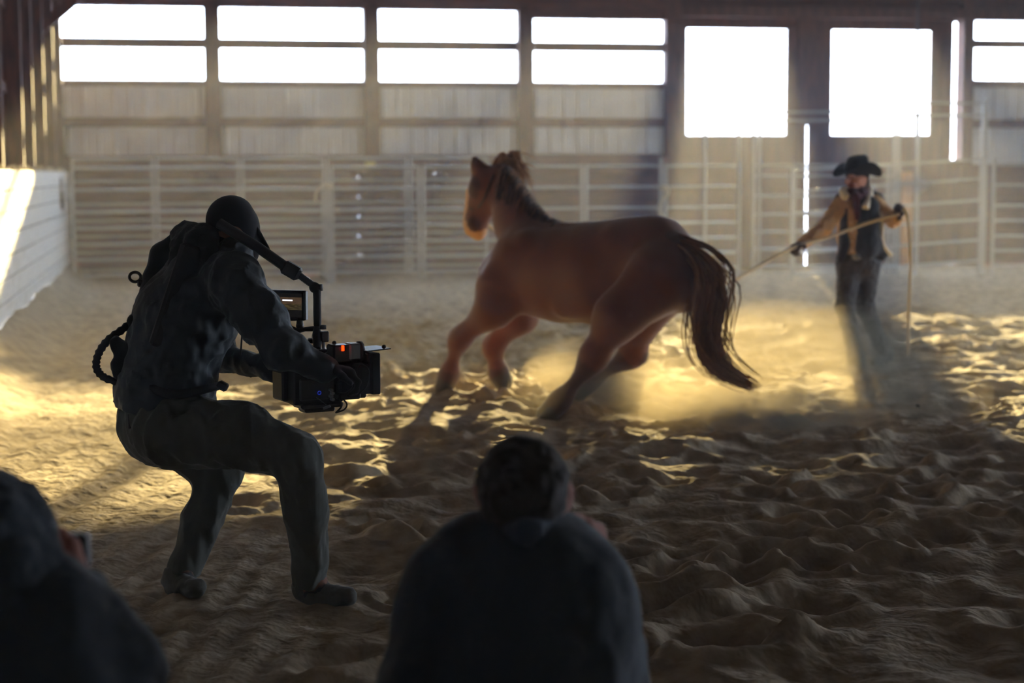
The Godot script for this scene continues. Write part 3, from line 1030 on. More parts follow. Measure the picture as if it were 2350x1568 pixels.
func cowboy() -> void:
	var o := thing("person", "person in black cowboy hat, dark vest and tan sleeves holding the lunge rope", "person")
	var P := func(x, y, d = 13.7): return at(x, y, d)
	var shirt := lin("c9a06c")
	var jean := lin("37342f")
	var skin := lin("b98268")
	var glove := lin("2b211b")
	var boot := lin("4a4036")
	var n := right
	var b := []
	b.append(bone(P.call(1955, 604), P.call(1984, 604), 0.125, 0.125, jean))
	b.append(bone(P.call(1968, 590), P.call(1969, 535), 0.125, 0.125, shirt, n, 1.2))
	b.append(bone(P.call(1969, 535), P.call(1970, 482), 0.125, 0.135, shirt, n, 1.25))
	b.append(bone(P.call(1940, 468), P.call(2000, 468), 0.075, 0.075, shirt))
	b.append(bone(P.call(1968, 455), P.call(1965, 432), 0.06, 0.055, lin("5b3b3a")))
	# arms
	b.append(bone(P.call(1932, 468, 13.65), P.call(1893, 522, 13.5), 0.068, 0.055, shirt))
	b.append(bone(P.call(1893, 522, 13.5), P.call(1842, 558, 13.36), 0.056, 0.042, shirt))
	b.append(bone(P.call(2006, 468, 13.7), P.call(2050, 505, 13.62), 0.07, 0.056, shirt))
	b.append(bone(P.call(2050, 505, 13.62), P.call(2062, 496, 13.42), 0.056, 0.042, shirt))
	# legs
	b.append(bone(P.call(1951, 612), P.call(1938, 702, 13.6), 0.098, 0.07, jean))
	b.append(bone(P.call(1938, 702, 13.6), P.call(1964, 818, 13.68), 0.07, 0.056, jean))
	b.append(bone(P.call(1990, 612, 13.75), P.call(1984, 705, 13.75), 0.098, 0.07, jean))
	b.append(bone(P.call(1984, 705, 13.75), P.call(2022, 788, 13.98), 0.07, 0.055, jean))
	# boots
	b.append(bone(P.call(1964, 818, 13.68), P.call(1966, 840, 13.68), 0.058, 0.05, boot))
	b.append(bone(P.call(1966, 842, 13.68), P.call(1936, 848, 13.6), 0.046, 0.034, boot))
	b.append(bone(P.call(2022, 788, 13.98), P.call(2034, 812, 14.0), 0.057, 0.05, boot))
	b.append(bone(P.call(2036, 818, 14.0), P.call(2008, 832, 13.9), 0.045, 0.033, boot))
	var s := Shape.new()
	flesh(s, b, 0.012, 0.04, 0.014, Vector3(1.3, 1.0, 1.3))
	# head and hands on finer grids
	b = []
	b.append(bone(P.call(1966, 402), P.call(1965, 414), 0.08, 0.076, skin))
	b.append(bone(P.call(1960, 420, 13.66), P.call(1958, 428, 13.65), 0.06, 0.045, skin))
	b.append(bone(P.call(1947, 410, 13.62), P.call(1943, 417, 13.6), 0.012, 0.016, skin))      # nose
	b.append(bone(P.call(1950, 404, 13.61), P.call(1956, 404, 13.61), 0.014, 0.014, skin))     # brow
	b.append(bone(P.call(1951, 425, 13.61), P.call(1958, 425, 13.60), 0.012, 0.012, lin("8d5448")))   # lips
	b.append(bone(P.call(1984, 408, 13.68), P.call(1984, 418, 13.68), 0.018, 0.014, skin))     # ear
	b.append(bone(P.call(1966, 432), P.call(1968, 446), 0.055, 0.058, lin("5b3b3a")))
	flesh(s, b, 0.006, 0.025)
	b = []
	hand(b, P.call(1842, 558, 13.36), P.call(1826, 566, 13.3) - P.call(1842, 558, 13.36), Vector3.UP, -fwd, 0.85, glove, 1.05)
	flesh(s, b, 0.0045, 0.012)
	b = []
	hand(b, P.call(2060, 498, 13.42), P.call(2068, 486, 13.36) - P.call(2060, 498, 13.42), right, -fwd, 0.9, glove, 1.05)
	flesh(s, b, 0.0045, 0.012)
	node("body", s, M.body, o)
	for e in [[1949, 409], [1958, 409]]:
		node("eye", Shape.new().ball(P.call(e[0], e[1], 13.605), 0.009), M.black, o)
	# hair under the hat
	var hs := Shape.new()
	flesh(hs, [bone(P.call(1972, 402, 13.75), P.call(1978, 420, 13.76), 0.082, 0.06, lin("4b382a"))], 0.01, 0.02, 0.01)
	node("hair", hs, M.body, o)
	# vest: a back, two front panels, shearling at the collar, sunlight on the edge as a pale tube
	var dk := lin("17191c")
	var v := Shape.new()
	b = []
	b.append(bone(P.call(1992, 478, 13.62), P.call(1990, 566, 13.58), 0.10, 0.105, dk, n, 0.9))
	b.append(bone(P.call(1999, 560, 13.62), P.call(2022, 582, 13.66), 0.09, 0.06, dk))
	b.append(bone(P.call(1938, 482, 13.64), P.call(1934, 560, 13.62), 0.06, 0.065, dk, n, 0.5))
	b.append(bone(P.call(1938, 560, 13.6), P.call(1930, 592, 13.62), 0.06, 0.05, dk, n, 0.7))
	b.append(bone(P.call(1970, 480, 13.8), P.call(1972, 585, 13.82), 0.13, 0.13, dk, n, 1.2))
	b.append(bone(P.call(1938, 464, 13.68), P.call(2004, 464, 13.72), 0.085, 0.085, dk))
	flesh(v, b, 0.012, 0.03, 0.01)
	node("vest", v, M.body, o)
	var scarf := Shape.new()
	flesh(scarf, [bone(P.call(1952, 446, 13.6), P.call(1978, 446, 13.6), 0.05, 0.05, lin("4a2a30")), bone(P.call(1964, 452, 13.54), P.call(1968, 500, 13.52), 0.04, 0.02, lin("4a2a30"))], 0.008, 0.02, 0.012, 2.0)
	node("scarf", scarf, M.body, o)
	for k in 4:
		node("shirt_button", Shape.new().ball(P.call(1955, 510 + k * 22, 13.555), 0.008), M.shearling, o)
	var wool_and_sunlit := Shape.new()
	wool_and_sunlit.tube(curve([P.call(1944, 455, 13.56), P.call(1936, 440, 13.62), P.call(1960, 436, 13.8), P.call(1990, 434, 13.78), P.call(1996, 448, 13.62), P.call(1986, 478, 13.52)], 5), [0.03, 0.035, 0.035, 0.035, 0.036, 0.038, 0.038, 0.038, 0.036, 0.03], 8)
	wool_and_sunlit.tube(curve([P.call(2020, 486, 13.62), P.call(2024, 520, 13.6), P.call(2026, 560, 13.6), P.call(2046, 586, 13.64)], 5), [0.018, 0.022, 0.026, 0.024, 0.018], 8)  # the sunlit edge of the vest, put in as a pale tube
	node("wool_and_sunlit_edge", wool_and_sunlit, M.shearling, o)
	node("belt_buckle", Shape.new().ball(P.call(1966, 590, 13.55), 0.035, Vector3(1.2, 0.8, 0.4)), M.alloy, o)
	# hat
	cowboy_hat(o, P.call(1968, 396, 13.7))

func cowboy_hat(o: Node3D, c: Vector3) -> void:
	var hat := Shape.new()
	hat.color = lin("141414")
	var face := (-right * 0.92 - fwd * 0.4).normalized()     # where it faces
	var lat := face.cross(Vector3.UP).normalized()
	var grid := []
	for top in [1.0, -1.0]:
		var rings := []
		for k in 9:
			var t := k / 8.0
			var ring_ := []
			for j in 32:
				var a := TAU * j / 32
				var u := cos(a)
				var w := sin(a)
				var rr := lerpf(0.075, 1.0, t)
				var ext := lerpf(0.09, 0.20 - 0.035 * w * w, t)
				var y: float = 0.075 * t * t * w * w - 0.03 * t * t * u * u + 0.004 * top
				ring_.append(hat.put(c + face * u * ext + lat * w * ext + Vector3(0, y, 0) * rr / maxf(rr, 0.01), Vector3(0, top, 0)))
			rings.append(ring_)
		for k in 8:
			for j in 32:
				var e := (j + 1) % 32
				hat.tri(rings[k][j], rings[k][e], rings[k + 1][e]); hat.tri(rings[k][j], rings[k + 1][e], rings[k + 1][j])
	var parent := node("hat", hat, M.felt, o)
	var cr := Shape.new()
	var col := lin("141414")
	flesh(cr, [bone(c + Vector3(0, 0.015, 0) + face * 0.02, c + Vector3(0, 0.015, 0) - face * 0.02, 0.088, 0.088, col),
		bone(c + Vector3(0, 0.085, 0) + face * 0.03 + lat * 0.03, c + Vector3(0, 0.095, 0) - face * 0.03 + lat * 0.03, 0.042, 0.045, col),
		bone(c + Vector3(0, 0.085, 0) + face * 0.03 - lat * 0.03, c + Vector3(0, 0.095, 0) - face * 0.03 - lat * 0.03, 0.042, 0.045, col)], 0.008, 0.03)
	node("crown", cr, M.felt, parent)

func operator() -> void:
	var o := thing("person", "camera operator in black cap, dark jacket and olive trousers, crouching with a backpack rig", "person")
	var P := func(x, y, d = 6.36): return at(x, y, d)
	var face := (right * 0.8 + fwd * 0.6).normalized()
	var lat := (right * 0.6 - fwd * 0.8).normalized()
	var jac := lin("2e353d")
	var pan := lin("50524a")
	var shoe := lin("56534c")
	var skin := lin("8a6350")
	# trousers
	var legs := []
	legs.append(bone(P.call(372, 968, 6.38), P.call(412, 962, 6.38), 0.163, 0.15, pan))
	legs.append(bone(P.call(395, 985, 6.27), P.call(560, 1002, 6.2), 0.145, 0.112, pan))
	legs.append(bone(P.call(560, 1002, 6.2), P.call(678, 1048, 6.13), 0.112, 0.084, pan))
	legs.append(bone(P.call(682, 1054, 6.13), P.call(700, 1160, 6.2), 0.082, 0.076, pan))
	legs.append(bone(P.call(700, 1160, 6.2), P.call(714, 1335, 6.27), 0.074, 0.064, pan))
	legs.append(bone(P.call(405, 985, 6.5), P.call(500, 1080, 6.52), 0.135, 0.09, pan))
	legs.append(bone(P.call(502, 1086, 6.52), P.call(468, 1190, 6.5), 0.082, 0.076, pan))
	legs.append(bone(P.call(468, 1190, 6.5), P.call(420, 1312, 6.45), 0.072, 0.060, pan))
	# jacket
	var coat := []
	coat.append(bone(P.call(372, 985), P.call(380, 890), 0.180, 0.172, jac, lat, 1.05))
	coat.append(bone(P.call(380, 880), P.call(398, 800), 0.170, 0.158, jac, lat, 1.08))
	coat.append(bone(P.call(398, 800), P.call(425, 735), 0.158, 0.175, jac, lat, 1.12))
	coat.append(bone(P.call(425, 735), P.call(474, 650), 0.175, 0.155, jac, lat, 1.12))
	coat.append(bone(P.call(462, 625, 6.56), P.call(535, 645, 6.22), 0.105, 0.105, jac))
	coat.append(bone(P.call(508, 600), P.call(532, 565), 0.09, 0.075, jac))
	coat.append(bone(P.call(542, 650, 6.16), P.call(594, 725, 6.1), 0.10, 0.085, jac))
	coat.append(bone(P.call(594, 725, 6.1), P.call(648, 800, 6.06), 0.085, 0.072, jac))
	coat.append(bone(P.call(648, 800, 6.06), P.call(745, 845, 6.1), 0.070, 0.050, jac))
	coat.append(bone(P.call(470, 665, 6.6), P.call(500, 812, 6.62), 0.095, 0.065, jac))
	coat.append(bone(P.call(506, 820, 6.6), P.call(632, 850, 6.42), 0.047, 0.045, jac))
	# the body under the clothes
	var b := []
	for q in legs + coat:
		b.append(bone(q[0], q[1], q[2] * 0.7, q[3] * 0.7, skin, q[5], q[6]))
	b.append(bone(P.call(714, 1335, 6.27), P.call(722, 1364, 6.27), 0.042, 0.035, lin("2a2b2c")))
	b.append(bone(P.call(722, 1364, 6.27), P.call(790, 1372, 6.22), 0.034, 0.024, lin("2a2b2c")))
	b.append(bone(P.call(420, 1312, 6.45), P.call(414, 1344, 6.43), 0.042, 0.035, lin("2a2b2c")))
	b.append(bone(P.call(414, 1346, 6.43), P.call(446, 1350, 6.33), 0.034, 0.024, lin("2a2b2c")))
	var s := Shape.new()
	flesh(s, b, 0.014, 0.05)
	var trousers := Shape.new()
	flesh(trousers, legs, 0.010, 0.04, 0.012, Vector3(0.7, 0.32, 0.7), [[P.call(714, 1350, 6.27) as Vector3, Vector3.DOWN], [P.call(420, 1330, 6.45) as Vector3, Vector3.DOWN]])
	var jacket := Shape.new()
	var down: Vector3 = (P.call(376, 935) - P.call(425, 735)).normalized()
	flesh(jacket, coat, 0.010, 0.045, 0.012, Vector3(0.65, 0.55, 0.65), [[P.call(380, 962) as Vector3, down]])
	for q in [[[704, 1350, 6.28], [726, 1358, 6.27], [730, 1366, 6.27], [796, 1371, 6.22]], [[404, 1328, 6.44], [414, 1338, 6.43], [412, 1346, 6.43], [450, 1349, 6.33]]]:
		var sh := Shape.new()
		var p: Array = q.map(func(e): return P.call(e[0], e[1], e[2]))
		flesh(sh, [bone(p[0], p[1], 0.054, 0.05, shoe), bone(p[2], p[3], 0.047, 0.036, shoe)], 0.007, 0.03, 0.008, 2.0, [[p[2] - Vector3(0, 0.040, 0), Vector3.DOWN]])
		var one := node("shoe", sh, M.body, o)
		var heel: Vector3 = p[0] - Vector3(0, p[0].y - p[2].y + 0.048, 0)
		var toe: Vector3 = p[3] - Vector3(0, p[3].y - p[2].y + 0.048, 0)
		var run: Vector3 = (toe - heel).normalized()
		node("sole", Shape.new().bar(heel - run * 0.045, toe + run * 0.035, 0.085, 0.018, 0.007), M.rubber, one)
	node("trousers", trousers, M.body, o)
	node("jacket", jacket, M.nylon, o)
	b = []
	b.append(bone(P.call(530, 512), P.call(537, 530), 0.085, 0.078, skin))
	b.append(bone(P.call(550, 552, 6.39), P.call(568, 582, 6.40), 0.062, 0.042, lin("2c2523")))
	b.append(bone(P.call(576, 548, 6.42), P.call(584, 556, 6.43), 0.022, 0.018, skin))
	b.append(bone(P.call(538, 538, 6.28), P.call(536, 548, 6.28), 0.022, 0.016, skin))
	b.append(bone(P.call(522, 540), P.call(512, 590), 0.06, 0.07, lin("20242a")))
	flesh(s, b, 0.006, 0.03)
	b = []
	hand(b, P.call(742, 843, 6.1), P.call(790, 852, 6.12) - P.call(742, 843, 6.1), Vector3.UP, -fwd, 0.75, lin("1a1a1b"), 1.1)
	flesh(s, b, 0.0045, 0.012)
	b = []
	hand(b, P.call(630, 850, 6.42), P.call(670, 858, 6.4) - P.call(630, 850, 6.42), Vector3.UP, -fwd, 0.7, lin("1a1a1b"), 1.1)
	flesh(s, b, 0.0045, 0.012)
	node("body", s, M.body, o)
	# cap
	var cap := Shape.new()
	var ck := lin("191c21")
	b = [bone(P.call(528, 506), P.call(545, 520), 0.087, 0.08, ck), bone(P.call(535, 505), P.call(560, 530, 6.4), 0.08, 0.05, ck)]
	flesh(cap, b, 0.007, 0.03)
	var cp := node("cap", cap, M.body, o)
	var brim := Shape.new()
	var out := (P.call(606, 576, 6.44) - P.call(574, 524, 6.40) as Vector3).normalized()
	var bn := out.cross(lat).normalized()
	b = []
	for k in 5:
		var a := (k - 2) * 0.4
		var off := lat * sin(a) * 0.07
		b.append(bone(P.call(572, 526, 6.39) + off, P.call(572, 526, 6.39) + off + out * 0.10 * cos(a * 0.8), 0.02, 0.014, ck, bn, 0.5))
	flesh(brim, b, 0.005, 0.012)
	node("brim", brim, M.body, cp)
	# collar and hood, standing away from the neck
	var hood := Shape.new()
	flesh(hood, [bone(P.call(498, 590, 6.45), P.call(535, 590, 6.28), 0.07, 0.07, jac), bone(P.call(535, 590, 6.28), P.call(562, 600, 6.36), 0.045, 0.03, jac)], 0.009, 0.04, 0.01, Vector3(0.9, 0.9, 0.9))
	node("hood", hood, M.nylon, o)
	# pulls and laces
	node("drawstring", Shape.new().tube([P.call(294, 952, 6.22), P.call(296, 976, 6.2), P.call(298, 984, 6.2)], [0.003, 0.003, 0.006], 5), M.black, o)
	# --- support rig on the back: pads, spine plate, boom over the head and the hose
	var g := thing("camera_support_rig", "black backpack support rig with a boom arm over the operator's shoulder", "camera rig")
	var pads := Shape.new()
	var bk := lin("1c1e21")
	b = [bone(P.call(432, 548, 6.4), P.call(462, 556, 6.3), 0.065, 0.06, bk), bone(P.call(425, 570, 6.35), P.call(420, 640, 6.3), 0.06, 0.055, bk), bone(P.call(470, 545, 6.3), P.call(480, 590, 6.25), 0.05, 0.05, bk)]
	flesh(pads, b, 0.009, 0.02, 0.012, 1.5)
	node("shoulder_pad", pads, M.body, g)
	node("spine_plate", Shape.new().bar(P.call(448, 565, 6.22), P.call(372, 800, 6.2), 0.11, 0.03, 0.01, lat), M.black, g)
	var wing := Shape.new()
	b = [bone(P.call(408, 552, 6.45), P.call(372, 585, 6.48), 0.035, 0.04, bk), bone(P.call(372, 585, 6.48), P.call(352, 640, 6.48), 0.045, 0.035, bk), bone(P.call(352, 640, 6.48), P.call(350, 672, 6.46), 0.04, 0.05, bk)]
	flesh(wing, b, 0.008, 0.02)
	node("back_wing", wing, M.body, g)
	var loop := Shape.new()
	loop.tube(ring(P.call(310, 636, 6.46), -fwd, right, 0.018, 0.021, 20), [0.006], 8, false)
	node("ring", loop, M.gear, g)
	node("ring_bracket", Shape.new().bar(P.call(316, 650, 6.46), P.call(348, 652, 6.46), 0.03, 0.028, 0.006), M.gear, g)
	var pouch := Shape.new()
	b = [bone(P.call(268, 790, 6.3), P.call(292, 812, 6.3), 0.03, 0.04, bk), bone(P.call(282, 838, 6.3), P.call(300, 862, 6.3), 0.045, 0.05, bk), bone(P.call(312, 735, 6.35), P.call(330, 790, 6.35), 0.03, 0.05, bk)]
	flesh(pouch, b, 0.008, 0.015, 0.01, 1.5)
	node("battery_pouch", pouch, M.body, g)
	var hose := curve([P.call(318, 728, 6.36), P.call(283, 755, 6.34), P.call(246, 783, 6.32), P.call(225, 815, 6.3), P.call(222, 846, 6.3), P.call(242, 868, 6.3), P.call(284, 880, 6.3)], 6)
	var hr := []
	for k in hose.size():
		hr.append(0.0165 if k % 2 else 0.0125)
	node("corrugated_hose", Shape.new().tube(hose, hr, 8), M.rubber, g)
	node("boom_tube", Shape.new().tube([P.call(502, 512, 6.22), P.call(592, 568, 6.2), P.call(668, 622, 6.2)], [0.019], 14), M.gear, g)
	node("boom_collar", Shape.new().bar(P.call(650, 610, 6.2), P.call(688, 632, 6.2), 0.045, 0.05, 0.008), M.black, g)
	var inner := []
	var ir := []
	for k in 23:
		inner.append((P.call(684, 630, 6.2) as Vector3).lerp(P.call(724, 659, 6.2), k / 22.0))
		ir.append(0.0135 if k % 2 else 0.0115)
	node("ribbed_rod", Shape.new().tube(inner, ir, 10), M.gear, g)
	node("boom_joint", Shape.new().ball(P.call(722, 660, 6.2), 0.02), M.black, g)
	node("joint_knob", Shape.new().lathe(Transform3D(Basis(), P.call(734, 660, 6.2)), [Vector2(0.001, -0.012), Vector2(0.011, -0.012), Vector2(0.011, 0.012), Vector2(0.001, 0.012)], 12), M.gear, g)
	node("waist_belt", Shape.new().tube(curve([P.call(290, 862, 6.3), P.call(390, 905, 6.14), P.call(484, 890, 6.22), P.call(500, 886, 6.38)], 6), [0.016], 8), M.rubber, g)
	node("cable", Shape.new().tube(curve([P.call(557, 742, 6.2), P.call(555, 775, 6.24), P.call(552, 815, 6.3)], 4), [0.0035], 6), M.rubber, g)
	node("buckle", Shape.new().bar(P.call(500, 880, 6.2), P.call(522, 892, 6.2), 0.03, 0.03, 0.006), M.gear, g)

# ------------------------------------------------------------------ the cinema camera
func camera_rig() -> void:
	var o := thing("cinema_camera", "black cinema camera with matte box and monitor, hanging from the operator's rig", "camera")
	var lens := (right * 0.88 + fwd * 0.48).normalized()
	var out := lens.cross(Vector3.UP).normalized()            # towards the viewer
	var basis_ := Basis(lens, Vector3.UP, out)
	var D := 6.14
	var bx := func(called, x0, y0, x1, y1, d, thick, m, bevel = 0.006):
		var s: float = d / FOCAL
		var c := at((x0 + x1) / 2.0, (y0 + y1) / 2.0, d)
		return node(called, Shape.new().box(Transform3D(basis_, c), Vector3(absf(x1 - x0) * s / 0.88, absf(y1 - y0) * s, thick), bevel), m, o)
	var P := func(x, y, d = 6.14): return at(x, y, d)
	# body, battery, side panel, lens, matte box
	bx.call("battery", 637, 850, 664, 918, D + 0.05, 0.10, M.black)
	bx.call("body", 662, 838, 770, 922, D + 0.06, 0.13, M.black)
	bx.call("side_panel", 690, 868, 764, 918, D - 0.015, 0.016, M.gear, 0.004)
	bx.call("base_plate", 684, 922, 776, 934, D + 0.05, 0.09, M.gear)
	bx.call("dovetail", 694, 933, 760, 944, D + 0.05, 0.07, M.black)
	bx.call("foot", 668, 916, 712, 928, D + 0.02, 0.05, M.black)
	bx.call("front_plate", 770, 868, 828, 912, D + 0.07, 0.10, M.black)
	bx.call("motor_housing", 774, 900, 822, 916, D + 0.02, 0.05, M.black)
	var lc: Vector3 = P.call(796, 856, D + 0.08)
	node("lens", Shape.new().lathe(Transform3D(Basis(Vector3.UP, lens, Vector3.UP.cross(lens)), lc - lens * 0.06), [Vector2(0.001, 0), Vector2(0.045, 0), Vector2(0.047, 0.03), Vector2(0.05, 0.032), Vector2(0.05, 0.06), Vector2(0.046, 0.062), Vector2(0.052, 0.11), Vector2(0.001, 0.11)], 28), M.gear, o)
	bx.call("matte_box", 806, 832, 846, 900, D + 0.08, 0.15, M.black, 0.01)
	bx.call("matte_box_shade", 832, 806, 851, 900, D + 0.08, 0.17, M.rubber, 0.004)
	var flag := Shape.new()
	var fa: Vector3 = P.call(824, 800, D + 0.04)
	flag.box(Transform3D(Basis(lens.rotated(out, 0.05), Vector3.UP, out) , P.call(853, 800, D + 0.06)), Vector3(0.092, 0.004, 0.13), 0.001)
	node("top_flag", flag, M.gear, o)
	node("flag_knob", Shape.new().ball(P.call(881, 796, D), 0.008), M.black, o)
	node("flag_arm", Shape.new().tube([fa, P.call(846, 812, D), P.call(846, 830, D)], [0.006], 6), M.gear, o)
	# transmitter on top, with a lit lamp and a pale face
	bx.call("transmitter", 758, 790, 800, 832, D + 0.02, 0.07, M.gear, 0.006)
	bx.call("focus_motor", 796, 787, 822, 826, D + 0.03, 0.06, M.alloy, 0.006)
	bx.call("hand_unit", 740, 806, 768, 846, D + 0.05, 0.07, M.black, 0.006)
	node("motor_gear", Shape.new().lathe(Transform3D(Basis(Vector3.UP, lens, Vector3.UP.cross(lens)), P.call(822, 806, D + 0.03)), [Vector2(0.001, 0), Vector2(0.035, 0), Vector2(0.035, 0.012), Vector2(0.001, 0.012)], 24), M.black, o)
	var glow := func(color, power):
		var m := plain(Color.BLACK, 0.4)
		m.emission_enabled = true; m.emission = color; m.emission_energy_multiplier = power
		return m
	bx.call("orange_light", 784, 793, 789.5, 806, D - 0.02, 0.006, glow.call(Color(1.0, 0.22, 0.03), 1.6), 0.001)
	bx.call("blue_light", 711.5, 890, 716.5, 898, D - 0.025, 0.006, glow.call(Color(0.05, 0.15, 1.0), 0.9), 0.001)
	node("dial_light", Shape.new().tube(ring(P.call(733, 902, D - 0.03), out, lens, 0.006, 0.006, 14), [0.0012], 5, false), glow.call(Color(0.1, 0.2, 0.8), 0.25), o)
	node("dial", Shape.new().ball(P.call(733, 902, D - 0.026), 0.005), M.gear, o)
	for k in 9:
		node("button", Shape.new().ball(P.call(727 + k * 2.6, 913 + k * 1.9, D - 0.026), 0.0018), M.alloy, o)
	for k in 4:
		node("connector", Shape.new().tube([P.call(757 + 3 * (k % 2), 895 + k * 7, D - 0.03), P.call(762 + 3 * (k % 2), 896 + k * 7, D - 0.05)], [0.006], 8), M.alloy, o)
	# post, grip and clamps up to the boom
	var grip := Transform3D(Basis(), P.call(728, 708, 6.2))
	node("grip", Shape.new().lathe(grip, [Vector2(0.001, -0.07), Vector2(0.011, -0.07), Vector2(0.014, -0.06), Vector2(0.0145, -0.01), Vector2(0.0135, 0.03), Vector2(0.0145, 0.06), Vector2(0.010, 0.068), Vector2(0.001, 0.068)], 16), M.rubber, o)
	node("grip_bolt", Shape.new().tube([P.call(728, 664, 6.2), P.call(728, 675, 6.2)], [0.008], 10), M.alloy, o)
	node("clamp", Shape.new().tube([P.call(727, 752, 6.2), P.call(728, 772, 6.18), P.call(728, 800, 6.16)], [0.011, 0.02, 0.013], 12), M.gear, o)
	bx.call("clamp_block", 736, 760, 752, 785, 6.18, 0.03, M.gear, 0.004)
	node("clamp_knob", Shape.new().lathe(Transform3D(Basis(), P.call(741, 752, 6.18)), [Vector2(0.001, -0.006), Vector2(0.012, -0.006), Vector2(0.012, 0.008), Vector2(0.001, 0.01)], 14), M.black, o)
	bx.call("clamp_lever", 708, 776, 722, 788, 6.18, 0.02, M.black, 0.004)
	bx.call("clamp_lever", 707, 793, 722, 803, 6.18, 0.02, M.black, 0.004)
	bx.call("top_plate", 716, 800, 776, 812, D + 0.05, 0.06, M.gear, 0.004)
	node("post", Shape.new().tube([P.call(742, 785, 6.18), P.call(744, 812, 6.18)], [0.006], 8), M.alloy, o)
	node("knob", Shape.new().ball(P.call(767, 787, D + 0.05), 0.008), M.black, o)
	# monitor on a swivel arm
	var mon := Shape.new()
	var mb := Basis(right * 0.96 - fwd * 0.28, Vector3.UP, Vector3.ZERO)
	mb.z = mb.x.cross(mb.y).normalized()
	mb = mb.rotated(mb.z.normalized(), -0.01)
	var mc: Vector3 = P.call(651, 700, 6.3)
	var monitor := node("monitor", Shape.new().box(Transform3D(mb, mc), Vector3(0.175, 0.108, 0.024), 0.005), M.gear, o)
	node("monitor_edge", Shape.new().box(Transform3D(mb, mc + mb.x * 0.0885), Vector3(0.004, 0.104, 0.02), 0.001), M.alloy, monitor)
	var scr := QuadMesh.new()
	scr.size = Vector2(0.152, 0.086)
	var sm := plain(Color.BLACK, 0.3)
	sm.emission_enabled = true
	sm.emission_operator = BaseMaterial3D.EMISSION_OP_MULTIPLY
	sm.emission = Color.WHITE
	sm.emission_energy_multiplier = 0.8
	sm.emission_texture = ImageTexture.create_from_image(screen_picture())
	var screen := node("screen", scr, sm, monitor)
	screen.transform = Transform3D(mb, mc + mb.z * 0.0128)
	node("swivel", Shape.new().tube([P.call(688, 735, 6.28), P.call(688, 750, 6.28)], [0.012, 0.014], 10), M.black, o)
	node("swivel_ball", Shape.new().ball(P.call(688, 748, 6.28), 0.015), M.gear, o)
	node("swivel_arm", Shape.new().tube([P.call(656, 746, 6.3), P.call(680, 760, 6.26), P.call(700, 756, 6.24), P.call(726, 754, 6.2)], [0.007, 0.011, 0.008, 0.011], 10), M.black, o)
	bx.call("swivel_lock", 666, 728, 682, 736, 6.28, 0.02, M.gear, 0.003)
	# loose cables
	node("cable", Shape.new().tube(curve([P.call(786, 915, D - 0.02), P.call(796, 928, D - 0.03), P.call(790, 940, D - 0.03), P.call(772, 947, D - 0.02)], 5), [0.003], 6), M.rubber, o)
	node("cable", Shape.new().tube(curve([P.call(776, 914, D - 0.02), P.call(784, 932, D - 0.02), P.call(770, 948, D - 0.02)], 5), [0.0035], 6), M.rubber, o)
	node("cable", Shape.new().tube(curve([P.call(826, 832, D - 0.02), P.call(846, 850, D - 0.03), P.call(842, 885, D - 0.03), P.call(826, 902, D - 0.02)], 5), [0.0025], 6), M.rubber, o)
	node("cable", Shape.new().tube(curve([P.call(752, 830, D - 0.04), P.call(768, 838, D - 0.05), P.call(776, 850, D - 0.04)], 5), [0.0025], 6), M.rubber, o)
	node("label_plate", Shape.new().bar(P.call(742, 938, D - 0.01), P.call(758, 932, D - 0.01), 0.02, 0.008, 0.001), M.alloy, o)

func screen_picture() -> Image:                            # what the monitor shows: the same arena, dark, with its strip of windows
	var im := Image.create(256, 144, false, Image.FORMAT_RGB8)
	var z := FastNoiseLite.new()
	z.seed = 4; z.frequency = 0.04; z.fractal_octaves = 4
	for y in 144:
		for x in 256:
			var t := z.get_noise_2d(x * 0.6, y * 2.0) * 0.5 + 0.5
			var c := Color(0.05, 0.045, 0.04)
			if y > 22 and y < 100 and x > 8:
				c = Color(0.16, 0.12, 0.09).lerp(Color(0.36, 0.28, 0.2), t * 0.6)
				if y > 62:
					c = Color(0.12, 0.10, 0.07).lerp(Color(0.42, 0.36, 0.2), maxf(0.0, t - 0.3))
			if y > 36 and y < 46 and x > 80 and x < 196 and (x < 118 or x > 128):
				c = Color(0.95, 0.96, 1.0)
			im.set_pixel(x, y, c)
	return im

